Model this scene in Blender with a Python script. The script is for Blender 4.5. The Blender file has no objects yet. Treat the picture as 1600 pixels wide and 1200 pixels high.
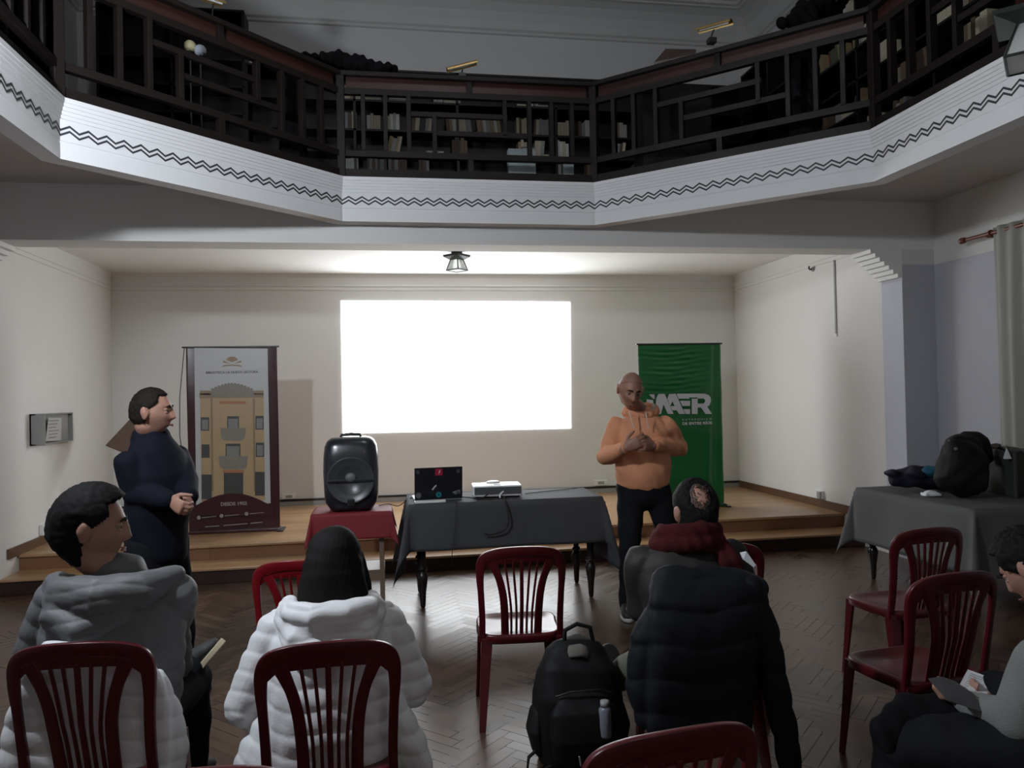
import bpy, bmesh, math, random
import numpy as np
from math import sin, cos, pi, radians, atan, atan2, sqrt, hypot, exp
from mathutils import Vector, Matrix, Euler, noise

SC = bpy.context.scene
COL = SC.collection
random.seed(7)

# ------------------------------------------------------------------ camera
FPX, HC = 1202.0, 1.6
YAW, PITCH, ROLL = radians(9.45), radians(0.75), radians(1.22)
_fw = Vector((sin(YAW) * cos(PITCH), cos(YAW) * cos(PITCH), sin(PITCH)))
_r0 = Vector((cos(YAW), -sin(YAW), 0))
_u0 = _r0.cross(_fw)
_r = _r0 * cos(ROLL) - _u0 * sin(ROLL)
_u = _r0 * sin(ROLL) + _u0 * cos(ROLL)
cam_d = bpy.data.cameras.new('camera')
cam = bpy.data.objects.new('camera', cam_d)
COL.objects.link(cam)
cam.matrix_world = Matrix(((_r.x, _u.x, -_fw.x, 0), (_r.y, _u.y, -_fw.y, 0), (_r.z, _u.z, -_fw.z, HC), (0, 0, 0, 1)))
cam_d.sensor_fit = 'HORIZONTAL'
cam_d.sensor_width = 36.0
cam_d.lens = 36.0 * FPX / 1600.0
cam_d.clip_start = 0.05
SC.camera = cam

# ------------------------------------------------------------------ world, exposure
world = bpy.data.worlds.new('world')
SC.world = world
world.use_nodes = True
_bg = world.node_tree.nodes['Background']
_bg.inputs[0].default_value = (0.5, 0.55, 0.7, 1)
_bg.inputs[1].default_value = 0.02
vs = SC.view_settings
vs.view_transform = 'Standard'
vs.look = 'None'
vs.exposure = 0.0
vs.gamma = 1.0
vs.use_curve_mapping = False
SCREEN_STRENGTH = 8.0
LANTERN_WATTS = 350.0
HALL_WATTS = 7.0
UPPER_WATTS = 30.0


def area_light(name, loc, rot, size, watts, color):
    d = bpy.data.lights.new(name, 'AREA')
    d.energy = watts
    d.size = size
    d.color = color
    o = bpy.data.objects.new(name, d)
    o.location = loc
    o.rotation_euler = rot
    COL.objects.link(o)
    return o


# unseen fill lights added for the hall behind the camera and the upper floor
area_light('hall_fill_light', (0.9, -0.6, 3.22), (radians(25), 0, 0), 0.5, HALL_WATTS, (1.0, 0.93, 0.85))
area_light('upper_fill_light', (0.8, 3.2, 6.6), (radians(62), 0, 0), 0.8, UPPER_WATTS, (0.93, 0.96, 1.0))


def W(px, py, Y):
    """point of the depth plane y = Y seen at this place of the 1600 x 1200 photograph"""
    d = _fw + _r * ((px - 800) / FPX) - _u * ((py - 600) / FPX)
    t = Y / d.y
    return Vector((d.x * t, Y, HC + d.z * t))


def WZ(px, py, z):
    d = _fw + _r * ((px - 800) / FPX) - _u * ((py - 600) / FPX)
    t = (z - HC) / d.z
    return Vector((d.x * t, d.y * t, z))


# ------------------------------------------------------------------ materials
MATS = {}


def S(h):
    """sRGB hex -> linear"""
    c = [int(h[i:i + 2], 16) / 255 for i in (0, 2, 4)]
    return tuple(v / 12.92 if v < 0.04045 else ((v + 0.055) / 1.055) ** 2.4 for v in c)


def mat(name, col, rough=0.6, var=0.08, scale=6.0, bump=0.0, bscale=40.0, metal=0.0, spec=0.5, stretch=(1, 1, 1),
        col2=None, coat=0.0, sheen=0.0, emit=None, estr=0.0, transl=0.0):
    """procedural principled material: noise varies its colour and, if asked, its relief"""
    if name in MATS:
        return MATS[name]
    m = bpy.data.materials.new(name)
    m.use_nodes = True
    nt = m.node_tree
    N, L = nt.nodes, nt.links
    p = N['Principled BSDF']
    tc = N.new('ShaderNodeTexCoord')
    mp = N.new('ShaderNodeMapping')
    mp.inputs['Scale'].default_value = stretch
    L.new(tc.outputs['Object'], mp.inputs[0])
    nz = N.new('ShaderNodeTexNoise')
    nz.inputs['Scale'].default_value = scale
    nz.inputs['Detail'].default_value = 4
    L.new(mp.outputs[0], nz.inputs['Vector'])
    mx = N.new('ShaderNodeMix')
    mx.data_type = 'RGBA'
    a = tuple(max(0, c * (1 - var)) for c in col)
    b = col2 if col2 else tuple(min(1, c * (1 + var)) for c in col)
    mx.inputs[6].default_value = (*a, 1)
    mx.inputs[7].default_value = (*b, 1)
    L.new(nz.outputs['Fac'], mx.inputs[0])
    L.new(mx.outputs[2], p.inputs['Base Color'])
    p.inputs['Roughness'].default_value = rough
    p.inputs['Metallic'].default_value = metal
    p.inputs['Specular IOR Level'].default_value = spec
    p.inputs['Coat Weight'].default_value = coat
    if sheen:
        p.inputs['Sheen Weight'].default_value = sheen
    if bump:
        n2 = N.new('ShaderNodeTexNoise')
        n2.inputs['Scale'].default_value = bscale
        n2.inputs['Detail'].default_value = 3
        L.new(mp.outputs[0], n2.inputs['Vector'])
        bp = N.new('ShaderNodeBump')
        bp.inputs['Strength'].default_value = min(1.0, bump)
        bp.inputs['Distance'].default_value = 0.01
        L.new(n2.outputs['Fac'], bp.inputs['Height'])
        L.new(bp.outputs[0], p.inputs['Normal'])
    if emit:
        p.inputs['Emission Color'].default_value = (*emit, 1)
        p.inputs['Emission Strength'].default_value = estr
    if transl:
        out = N['Material Output']
        tr = N.new('ShaderNodeBsdfTranslucent')
        L.new(mx.outputs[2], tr.inputs[0])
        ms = N.new('ShaderNodeMixShader')
        ms.inputs[0].default_value = transl
        L.new(p.outputs[0], ms.inputs[1])
        L.new(tr.outputs[0], ms.inputs[2])
        L.new(ms.outputs[0], out.inputs[0])
    MATS[name] = m
    return m


def two_band_mat(name, low, high, zcut, rough=0.8):
    """painted wall: one colour below a height, another above it"""
    m = mat(name, low, rough, 0.03, 1.5)
    nt = m.node_tree
    N, L = nt.nodes, nt.links
    p = N['Principled BSDF']
    src = p.inputs['Base Color'].links[0].from_socket
    g = N.new('ShaderNodeNewGeometry')
    sp = N.new('ShaderNodeSeparateXYZ')
    L.new(g.outputs['Position'], sp.inputs[0])
    c = N.new('ShaderNodeMath')
    c.operation = 'GREATER_THAN'
    c.inputs[1].default_value = zcut
    L.new(sp.outputs[2], c.inputs[0])
    mx = N.new('ShaderNodeMix')
    mx.data_type = 'RGBA'
    L.new(c.outputs[0], mx.inputs[0])
    L.new(src, mx.inputs[6])
    mx.inputs[7].default_value = (*high, 1)
    L.new(mx.outputs[2], p.inputs['Base Color'])
    return m


def plank_mat(name, dark, light, gap, rough, width=0.12, length=1.6, grain=30):
    m = bpy.data.materials.new(name)
    m.use_nodes = True
    nt = m.node_tree
    N, L = nt.nodes, nt.links
    p = N['Principled BSDF']
    tc = N.new('ShaderNodeTexCoord')
    br = N.new('ShaderNodeTexBrick')
    br.inputs['Color1'].default_value = (*dark, 1)
    br.inputs['Color2'].default_value = (*light, 1)
    br.inputs['Mortar'].default_value = (*gap, 1)
    br.inputs['Scale'].default_value = 1.0
    br.inputs['Mortar Size'].default_value = 0.0015
    br.inputs['Brick Width'].default_value = length
    br.inputs['Row Height'].default_value = width
    L.new(tc.outputs['Object'], br.inputs['Vector'])
    mp = N.new('ShaderNodeMapping')
    mp.inputs['Scale'].default_value = (1.2, grain, grain)
    L.new(tc.outputs['Object'], mp.inputs[0])
    nz = N.new('ShaderNodeTexNoise')
    nz.inputs['Scale'].default_value = 1.5
    nz.inputs['Detail'].default_value = 5
    L.new(mp.outputs[0], nz.inputs['Vector'])
    mx = N.new('ShaderNodeMix')
    mx.data_type = 'RGBA'
    mx.blend_type = 'MULTIPLY'
    mx.inputs[0].default_value = 0.35
    L.new(br.outputs['Color'], mx.inputs[6])
    L.new(nz.outputs['Color'], mx.inputs[7])
    L.new(mx.outputs[2], p.inputs['Base Color'])
    p.inputs['Roughness'].default_value = rough
    MATS[name] = m
    return m


def parquet_mat():
    m = bpy.data.materials.new('herringbone_parquet')
    m.use_nodes = True
    nt = m.node_tree
    N, L = nt.nodes, nt.links
    p = N['Principled BSDF']
    at = N.new('ShaderNodeAttribute')
    at.attribute_name = 'board'
    rp = N.new('ShaderNodeValToRGB')
    rp.color_ramp.elements[0].color = (0.056, 0.030, 0.018, 1)
    rp.color_ramp.elements[1].color = (0.112, 0.062, 0.038, 1)
    L.new(at.outputs['Fac'], rp.inputs[0])
    tc = N.new('ShaderNodeTexCoord')
    nz = N.new('ShaderNodeTexNoise')
    nz.inputs['Scale'].default_value = 3.0
    nz.inputs['Detail'].default_value = 6
    L.new(tc.outputs['Object'], nz.inputs['Vector'])
    mx = N.new('ShaderNodeMix')
    mx.data_type = 'RGBA'
    mx.blend_type = 'MULTIPLY'
    mx.inputs[0].default_value = 0.4
    L.new(rp.outputs[0], mx.inputs[6])
    L.new(nz.outputs['Fac'], mx.inputs[7])
    L.new(mx.outputs[2], p.inputs['Base Color'])
    mr = N.new('ShaderNodeMapRange')
    mr.inputs['To Min'].default_value = 0.24
    mr.inputs['To Max'].default_value = 0.38
    av = N.new('ShaderNodeMath')
    av.operation = 'MULTIPLY_ADD'
    av.inputs[1].default_value = 0.5
    L.new(at.outputs['Fac'], av.inputs[0])
    hv = N.new('ShaderNodeMath')
    hv.operation = 'MULTIPLY'
    hv.inputs[1].default_value = 0.5
    L.new(nz.outputs['Fac'], hv.inputs[0])
    L.new(hv.outputs[0], av.inputs[2])
    L.new(av.outputs[0], mr.inputs['Value'])
    L.new(mr.outputs[0], p.inputs['Roughness'])
    p.inputs['Specular IOR Level'].default_value = 0.5
    MATS['parquet'] = m
    return m


def glass_mat(name, col, rough=0.3):
    m = bpy.data.materials.new(name)
    m.use_nodes = True
    p = m.node_tree.nodes['Principled BSDF']
    p.inputs['Base Color'].default_value = (*col, 1)
    p.inputs['Transmission Weight'].default_value = 0.6
    p.inputs['Roughness'].default_value = rough
    MATS[name] = m
    return m


M_white = mat('white_plaster', (0.78, 0.775, 0.75), 0.85, 0.03, 2.0, 0.05, 30)
M_alc = mat('cream_plaster', (0.72, 0.705, 0.68), 0.85, 0.03, 1.6, 0.05, 30)
M_lav = two_band_mat('lavender_and_white_paint', (0.47, 0.475, 0.515), (0.66, 0.655, 0.63), 2.72)
M_pil = two_band_mat('pillar_paint', (0.52, 0.53, 0.62), (0.70, 0.69, 0.65), 2.57)
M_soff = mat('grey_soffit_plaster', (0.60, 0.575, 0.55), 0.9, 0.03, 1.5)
M_fas = mat('white_fascia_paint', (0.72, 0.72, 0.725), 0.7, 0.03, 3.0)
M_blackpaint = mat('black_paint', (0.03, 0.032, 0.04), 0.6)
M_dwood = mat('dark_stained_wood', (0.009, 0.0058, 0.005), 0.55, 0.4, 3.0, 0.15, 40, stretch=(1, 1, 6), col2=(0.015, 0.0095, 0.008), spec=.25)
M_rwood = mat('reddish_stained_board', (0.016, 0.0075, 0.006), 0.4, 0.5, 1.2, col2=(0.065, 0.020, 0.013))
M_shelf = mat('black_brown_shelf_wood', (0.0065, 0.0042, 0.0036), 0.5, 0.3, 3.0)
M_bwood = mat('brown_wood_trim', (0.11, 0.055, 0.028), 0.4, 0.3, 4.0, stretch=(1, 8, 8))
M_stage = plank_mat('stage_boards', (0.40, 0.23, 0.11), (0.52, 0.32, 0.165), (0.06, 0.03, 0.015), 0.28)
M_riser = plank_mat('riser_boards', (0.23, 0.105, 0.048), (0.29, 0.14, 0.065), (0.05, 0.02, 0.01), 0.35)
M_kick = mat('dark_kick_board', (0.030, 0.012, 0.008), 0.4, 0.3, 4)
M_nose = mat('step_nosing', (0.40, 0.22, 0.11), 0.25, 0.2, 5, stretch=(0.6, 6, 6))
M_parq = parquet_mat()
M_chair = mat('maroon_plastic', (0.072, 0.004, 0.008), 0.3, 0.1, 8)
M_redchair = mat('bright_red_plastic', (0.17, 0.004, 0.008), 0.3, 0.1, 8)
M_skin = mat('skin', (0.36, 0.19, 0.135), 0.55, 0.12, 12)
M_skin2 = mat('tan_skin', (0.30, 0.145, 0.095), 0.5, 0.12, 12)
M_eye = mat('eye_white', (0.22, 0.20, 0.19), 0.2, 0.02)
M_iris = mat('dark_iris', (0.02, 0.012, 0.01), 0.15, 0.02)
M_hair = mat('black_hair', (0.0045, 0.004, 0.004), 0.75, 0.3, 30, 0.15, 160, stretch=(3, 3, 0.6), spec=.15)
M_bhair = mat('dark_brown_hair', (0.011, 0.0075, 0.006), 0.75, 0.3, 30, 0.15, 160, stretch=(3, 3, 0.6), spec=.15)
M_stubble = mat('cropped_stubble', (0.245, 0.12, 0.082), 0.6, 0.1, 60)
M_brass = mat('brass', (0.45, 0.30, 0.12), 0.35, 0.15, 10, metal=0.8)
M_bmetal = mat('black_metal', (0.015, 0.015, 0.016), 0.4, 0.1)
M_wplastic = mat('white_plastic', (0.75, 0.75, 0.73), 0.4, 0.03)
M_gplastic = mat('grey_plastic', (0.32, 0.32, 0.31), 0.4, 0.05)
M_bplastic = mat('black_plastic', (0.012, 0.013, 0.016), 0.32, 0.1)
M_rubber = mat('black_rubber', (0.01, 0.01, 0.01), 0.7, 0.1)
M_paper = mat('white_paper', (0.72, 0.73, 0.75), 0.8, 0.03)


# ------------------------------------------------------------------ mesh building
def rotm(a=(0, 0, 0)):
    return Euler(a).to_matrix()


class MB:
    """collects shapes and links them as ONE mesh object"""

    def __init__(s):
        s.v, s.f, s.mi = [], [], []
        s.cur = 0

    def add(s, vs_, fs_):
        b = len(s.v)
        s.v += [tuple(v) for v in vs_]
        s.f += [tuple(i + b for i in f) for f in fs_]
        s.mi += [s.cur] * len(fs_)
        return s

    def box(s, c, size, rot=None):
        c = Vector(c)
        x, y, z = (k / 2 for k in size)
        R = rotm(rot) if rot is not None and not isinstance(rot, Matrix) else rot
        vs_ = []
        for dx, dy, dz in ((-1, -1, -1), (1, -1, -1), (1, 1, -1), (-1, 1, -1), (-1, -1, 1), (1, -1, 1), (1, 1, 1), (-1, 1, 1)):
            p = Vector((dx * x, dy * y, dz * z))
            vs_.append(c + (R @ p if R is not None else p))
        return s.add(vs_, [(0, 3, 2, 1), (4, 5, 6, 7), (0, 1, 5, 4), (1, 2, 6, 5), (2, 3, 7, 6), (3, 0, 4, 7)])

    def span(s, a, b):
        a, b = Vector(a), Vector(b)
        return s.box((a + b) / 2, (abs(a.x - b.x), abs(a.y - b.y), abs(a.z - b.z)))

    def bar(s, a, b, w, h, up=(0, 0, 1)):
        """rectangular bar from a to b, w across, h along up"""
        a, b = Vector(a), Vector(b)
        d = (b - a)
        L = d.length
        d.normalize()
        up = Vector(up)
        sd = d.cross(up)
        if sd.length < 1e-5:
            sd = d.cross(Vector((1, 0, 0)))
        sd.normalize()
        u2 = sd.cross(d)
        R = Matrix((sd, d, u2)).transposed()
        return s.box((a + b) / 2, (w, L, h), R)

    def tube(s, path, radii, n=14, xdir=None, cap=True, sq=None):
        """loft of ellipses along a path; radii: r or (rx, ry) for each point; xdir: direction of rx; rounded ends"""
        P = [Vector(p) for p in path]
        k = len(P)
        if not isinstance(radii, (list, tuple)):
            radii = [radii] * k
        rr = [(r, r) if not isinstance(r, (list, tuple)) else tuple(r) for r in radii]
        T = []
        for i in range(k):
            t = (P[min(i + 1, k - 1)] - P[max(i - 1, 0)])
            if t.length < 1e-9:
                t = Vector((0, 0, 1))
            T.append(t.normalized())
        if cap:
            P0, R0, T0 = [], [], []
            r = rr[0]
            m = min(r)
            for q in (0.0, 0.35, 0.75):
                a = sqrt(max(0, 1 - (1 - q) ** 2)) if q > 0 else 0.02
                P0.append(P[0] - T[0] * m * (1 - q)); R0.append((r[0] * a, r[1] * a)); T0.append(T[0])
            P1, R1, T1 = [], [], []
            r = rr[-1]
            m = min(r)
            for q in (0.75, 0.35, 0.0):
                a = sqrt(max(0, 1 - (1 - q) ** 2)) if q > 0 else 0.02
                P1.append(P[-1] + T[-1] * m * (1 - q)); R1.append((r[0] * a, r[1] * a)); T1.append(T[-1])
            P, rr, T = P0 + P + P1, R0 + rr + R1, T0 + T + T1
            k = len(P)
        xd = Vector(xdir) if xdir is not None else None
        prev = None
        vs_ = []
        for i in range(k):
            t = T[i]
            if xd is not None:
                x = xd - t * xd.dot(t)
                if x.length < 1e-4:
                    x = t.orthogonal()
            elif prev is None:
                x = t.orthogonal()
            else:
                x = prev - t * prev.dot(t)
                if x.length < 1e-6:
                    x = t.orthogonal()
            x.normalize()
            prev = x
            y = t.cross(x)
            for j in range(n):
                a = 2 * pi * j / n
                ca, sa = cos(a), sin(a)
                if sq:
                    ca = math.copysign(abs(ca) ** sq, ca); sa = math.copysign(abs(sa) ** sq, sa)
                vs_.append(P[i] + x * (rr[i][0] * ca) + y * (rr[i][1] * sa))
        fs_ = []
        for i in range(k - 1):
            for j in range(n):
                a, b = i * n + j, i * n + (j + 1) % n
                fs_.append((a, b, b + n, a + n))
        fs_.append(tuple(reversed(range(n))))
        fs_.append(tuple(range((k - 1) * n, k * n)))
        return s.add(vs_, fs_)

    def ball(s, c, r, rot=None, n=20, m=12):
        c = Vector(c)
        r = (r, r, r) if not isinstance(r, (list, tuple)) else r
        R = rotm(rot) if rot is not None and not isinstance(rot, Matrix) else rot
        vs_, fs_ = [], []
        for i in range(1, m):
            th = pi * i / m
            for j in range(n):
                ph = 2 * pi * j / n
                p = Vector((r[0] * sin(th) * cos(ph), r[1] * sin(th) * sin(ph), r[2] * cos(th)))
                vs_.append(c + (R @ p if R is not None else p))
        top = Vector((0, 0, r[2]))
        vs_.append(c + (R @ top if R is not None else top))
        vs_.append(c - (R @ top if R is not None else top))
        nt, nb = len(vs_) - 2, len(vs_) - 1
        for i in range(m - 2):
            for j in range(n):
                a, b = i * n + j, i * n + (j + 1) % n
                fs_.append((a, a + n, b + n, b))
        for j in range(n):
            fs_.append((nt, j, (j + 1) % n))
            a = (m - 2) * n
            fs_.append((nb, a + (j + 1) % n, a + j))
        return s.add(vs_, fs_)

    def lathe(s, prof, c=(0, 0, 0), n=20, R=None):
        """profile [(radius, height)] turned about the vertical through c"""
        c = Vector(c)
        vs_, fs_ = [], []
        for r, h in prof:
            for j in range(n):
                a = 2 * pi * j / n
                p = Vector((r * cos(a), r * sin(a), h))
                vs_.append(c + (R @ p if R is not None else p))
        for i in range(len(prof) - 1):
            for j in range(n):
                a, b = i * n + j, i * n + (j + 1) % n
                fs_.append((a, b, b + n, a + n))
        fs_.append(tuple(reversed(range(n))))
        fs_.append(tuple(range((len(prof) - 1) * n, len(prof) * n)))
        return s.add(vs_, fs_)

    def poly(s, pts, ext):
        """flat polygon (3-D points) given thickness by the vector ext"""
        n = len(pts)
        e = Vector(ext)
        a = [Vector(p) for p in pts]
        b = [p + e for p in a]
        fs_ = [tuple(range(n)), tuple(reversed(range(n, 2 * n)))]
        for i in range(n):
            j = (i + 1) % n
            fs_.append((j, i, i + n, j + n))
        return s.add(a + b, fs_)

    def grid(s, fn, nu, nv, thick=None):
        """surface fn(u, v) -> point, u, v in 0..1, closed with thickness along the vector or function thick"""
        A = [[Vector(fn(i / nu, j / nv)) for j in range(nv + 1)] for i in range(nu + 1)]
        vs_ = [p for row in A for p in row]
        n = len(vs_)
        idx = lambda i, j: i * (nv + 1) + j
        fs_ = [(idx(i, j), idx(i + 1, j), idx(i + 1, j + 1), idx(i, j + 1)) for i in range(nu) for j in range(nv)]
        if thick is not None:
            tv = Vector(thick)
            vs_ += [p + tv for p in vs_[:n]]
            fs_ += [tuple(k + n for k in reversed(f)) for f in list(fs_)]
            rim = [idx(i, 0) for i in range(nu)] + [idx(nu, j) for j in range(nv)] + [idx(i, nv) for i in range(nu, 0, -1)] + [idx(0, j) for j in range(nv, 0, -1)]
            for a in range(len(rim)):
                p, q = rim[a], rim[(a + 1) % len(rim)]
                fs_.append((q, p, p + n, q + n))
        return s.add(vs_, fs_)

    def xf(s, M):
        s.v = [tuple(M @ Vector(v)) for v in s.v]
        return s

    def mesh(s, name, mats, smooth=False):
        me = bpy.data.meshes.new(name)
        me.from_pydata(s.v, [], s.f)
        for m in (mats if isinstance(mats, (list, tuple)) else [mats]):
            me.materials.append(m)
        for p, k in zip(me.polygons, s.mi):
            p.material_index = k
        bm = bmesh.new()
        bm.from_mesh(me)
        bmesh.ops.recalc_face_normals(bm, faces=bm.faces)
        bm.to_mesh(me)
        bm.free()
        if smooth:
            me.polygons.foreach_set('use_smooth', [True] * len(me.polygons))
        me.update()
        return me

    def build(s, name, mats, parent=None, smooth=False, bevel=0.0, seg=2, origin=None, sub=0, solid=0.0):
        me = s.mesh(name, mats, smooth)
        o = bpy.data.objects.new(name, me)
        COL.objects.link(o)
        put(o, parent, origin)
        if solid:
            md = o.modifiers.new('solid', 'SOLIDIFY')
            md.thickness = solid
            md.offset = 0
        if bevel:
            md = o.modifiers.new('bevel', 'BEVEL')
            md.width = bevel
            md.segments = seg
            md.limit_method = 'ANGLE'
            md.angle_limit = radians(40)
            md.harden_normals = False
            if smooth is False:
                pass
        if sub:
            md = o.modifiers.new('sub', 'SUBSURF')
            md.levels = md.render_levels = sub
        return o

    def skin(s, name, mats, parent=None, voxel=0.008, smooth=4, disp=None, origin=None):
        """fuses everything collected into one continuous smooth surface"""
        me = s.mesh(name + '_raw', mats)
        o = bpy.data.objects.new(name + '_raw', me)
        COL.objects.link(o)
        md = o.modifiers.new('r', 'REMESH')
        md.mode = 'VOXEL'
        md.voxel_size = voxel
        if smooth:
            m2 = o.modifiers.new('s', 'SMOOTH')
            m2.factor = 0.5
            m2.iterations = smooth
        bpy.context.view_layer.update()
        ev = o.evaluated_get(bpy.context.evaluated_depsgraph_get())
        nm = bpy.data.meshes.new_from_object(ev)
        bpy.data.objects.remove(o)
        bpy.data.meshes.remove(me)
        nm.name = name
        nm.materials.clear()
        for m in (mats if isinstance(mats, (list, tuple)) else [mats]):
            nm.materials.append(m)
        if disp:
            n = len(nm.vertices)
            co = np.empty(n * 3, 'f'); nm.vertices.foreach_get('co', co); co = co.reshape(-1, 3)
            no = np.empty(n * 3, 'f'); nm.vertex_normals.foreach_get('vector', no); no = no.reshape(-1, 3)
            co = co + no * np.asarray(disp(co), 'f')[:, None]
            nm.vertices.foreach_set('co', co.ravel())
        nm.polygons.foreach_set('use_smooth', [True] * len(nm.polygons))
        nm.update()
        ob = bpy.data.objects.new(name, nm)
        COL.objects.link(ob)
        put(ob, parent, origin)
        return ob


def put(o, parent, origin=None):
    """mesh vertices are written in world space: move the origin, or hang the part under its thing"""
    if parent is not None:
        M = WORLDS.get(parent.name, Matrix.Identity(4))
        o.data.transform(M.inverted())
        o.parent = parent
        WORLDS[o.name] = M
    elif origin is not None:
        M = Matrix.Translation(Vector(origin))
        o.data.transform(M.inverted())
        o.matrix_world = M
        WORLDS[o.name] = M
    else:
        WORLDS[o.name] = Matrix.Identity(4)


WORLDS = {}


def thing(name, label, cat, loc=(0, 0, 0), rz=0.0, group=None, local=False):
    """Empty at the thing's base; with local=True its parts are written in its own space"""
    o = bpy.data.objects.new(name, None)
    o.empty_display_size = 0.1
    COL.objects.link(o)
    o.location = loc
    o.rotation_euler = (0, 0, rz)
    WORLDS[o.name] = Matrix.Identity(4) if local else Matrix.Translation(Vector(loc)) @ Matrix.Rotation(rz, 4, 'Z')
    tag(o, label, cat, group)
    return o


def tag(o, label, cat, group=None, kind=None):
    o['label'] = label
    o['category'] = cat
    if group:
        o['group'] = group
    if kind:
        o['kind'] = kind
    return o


def struct(o, label=None):
    o['kind'] = 'structure'
    if label:
        o['label'] = label
    return o


def copy_tree(o, parent=None):
    c = o.copy()
    COL.objects.link(c)
    if parent is not None:
        c.parent = parent
    for ch in KIDS[o.name]:
        copy_tree(ch, c)
    return c


KIDS = {}


def note_kids(o):
    KIDS[o.name] = [c for c in COL.objects if c.parent is o]
    for c in KIDS[o.name]:
        note_kids(c)


def text_obj(name, string, size, loc, mt, parent, rot=(pi / 2, 0, 0), bold=0.0, align='CENTER', xs=1.0, shear=0.0, depth=0.0015, space=1.0, fit=None, hfit=None):
    cu = bpy.data.curves.new(name, 'FONT')
    cu.body = string
    cu.size = size
    cu.align_x = align
    cu.extrude = depth
    cu.offset = bold
    cu.shear = shear
    cu.space_character = space
    t = bpy.data.objects.new(name + '_t', cu)
    COL.objects.link(t)
    bpy.context.view_layer.update()
    me = bpy.data.meshes.new_from_object(t.evaluated_get(bpy.context.evaluated_depsgraph_get()))
    bpy.data.objects.remove(t)
    me.materials.clear()
    me.materials.append(mt)
    if fit:
        xx = [v.co.x for v in me.vertices]; yy = [v.co.y for v in me.vertices]
        xs = fit / (max(xx) - min(xx))
        if hfit:
            me.transform(Matrix.Diagonal((1, hfit / (max(yy) - min(yy)), 1, 1)))
    me.transform(Matrix.Translation(Vector(loc)) @ rotm(rot).to_4x4() @ Matrix.Diagonal((xs, 1, 1, 1)))
    me.name = name
    o = bpy.data.objects.new(name, me)
    COL.objects.link(o)
    put(o, parent)
    return o
# ================================================================== THE SETTING
XL, XR = -3.20, 4.74          # side walls of the stage recess
ML, MR = -3.53, 5.07          # side walls of the hall
YF, YR, YB, YK = 6.40, 6.70, 9.83, -1.8   # beam front, beam back, rear wall, wall behind the camera
ZC, ZS, ZG, ZT = 3.15, 3.30, 3.36, 6.80   # recess ceiling, gallery soffit, gallery floor, top ceiling
OCT = [(-1.80, 2.62), (-1.80, 4.74), (-0.30, 6.22), (1.77, 6.22), (3.33, 4.76), (3.33, 2.62), (1.77, 1.14), (-0.30, 1.14)]

# herringbone parquet, every board a face of the floor's mesh
def build_floor():
    L, w = 0.34, 0.068
    vs_, fs_, val = [], [], []
    ca, sa = cos(pi / 4), sin(pi / 4)
    g = 0.0012
    rnd = random.Random(3)
    for a in range(-160, 161):
        for b in range(-26, 27):
            ox, oy = a * w + b * L, a * w - b * L
            for (x0, y0, lx, ly) in ((ox, oy, L, w), (ox + L, oy + w - L, w, L)):
                cx, cy = x0 + lx / 2, y0 + ly / 2
                X, Y = cx * ca - cy * sa + 0.8, cx * sa + cy * ca + 3.0
                if not (ML - .1 < X < MR + .1 and YK - .1 < Y < 7.3):
                    continue
                q = []
                for (px, py) in ((x0 + g, y0 + g), (x0 + lx - g, y0 + g), (x0 + lx - g, y0 + ly - g), (x0 + g, y0 + ly - g)):
                    q.append((px * ca - py * sa + 0.8, px * sa + py * ca + 3.0, 0.0))
                n = len(vs_)
                vs_ += q
                fs_.append((n, n + 1, n + 2, n + 3))
                val.append(rnd.random())
    n = len(vs_)
    vs_ += [(ML - .1, YK - .1, -0.004), (MR + .1, YK - .1, -0.004), (MR + .1, YB, -0.004), (ML - .1, YB, -0.004)]
    fs_.append((n, n + 1, n + 2, n + 3))
    val.append(0.0)
    me = bpy.data.meshes.new('floor')
    me.from_pydata(vs_, [], fs_)
    at = me.attributes.new('board', 'FLOAT', 'FACE')
    at.data.foreach_set('value', val)
    me.materials.append(M_parq)
    o = bpy.data.objects.new('floor', me)
    COL.objects.link(o)
    return struct(o, 'dark herringbone parquet floor of the hall')


build_floor()

# stage platform with its lower step
s = MB()
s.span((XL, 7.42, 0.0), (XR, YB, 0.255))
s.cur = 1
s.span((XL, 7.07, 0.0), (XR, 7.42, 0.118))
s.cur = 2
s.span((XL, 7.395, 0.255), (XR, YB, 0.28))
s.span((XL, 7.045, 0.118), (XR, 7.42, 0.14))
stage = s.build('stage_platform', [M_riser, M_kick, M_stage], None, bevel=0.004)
struct(stage, 'low wooden stage platform with one step along its front')

# recess walls
struct(MB().span((XL - .2, YB, 0), (XR + .2, YB + .12, ZC)).build('wall_back', M_alc))
struct(MB().span((XR, YR, 0), (MR + .12, YB, ZC + .2)).build('wall_right_recess', M_alc))
struct(MB().span((XL - .45, YR, 0), (XL, YB, ZC + .2)).build('wall_left_recess', M_alc))
struct(MB().span((XL, YR, ZC), (XR, YB, ZS - .001)).build('ceiling_recess', M_white))
# pillars and the beam over the recess, with the stepped corbels of its corners
s = MB()
s.span((XR, YF, 0), (MR + .12, YR, 2.86))
struct(s.build('wall_front_right', M_pil if False else M_lav))
struct(MB().span((ML - .12, YF, 0), (XL, YR, 2.86)).build('wall_front_left', M_lav))
s = MB()
s.span((ML - .12, YF, 2.86), (MR + .12, YR, ZS))
for k in range(7):
    zb, zt = 2.60 + k * 0.0372, 2.86
    wdt = 0.045 * (k + 1)
    s.span((XR - wdt, YF + .001, zb), (XR, YR - .001, zb + .0372))
    s.span((XL, YF + .001, zb), (XL + wdt, YR - .001, zb + .0372))
struct(s.build('trim_1', M_white), 'beam over the stage with stepped corbels at its ends')
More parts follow.
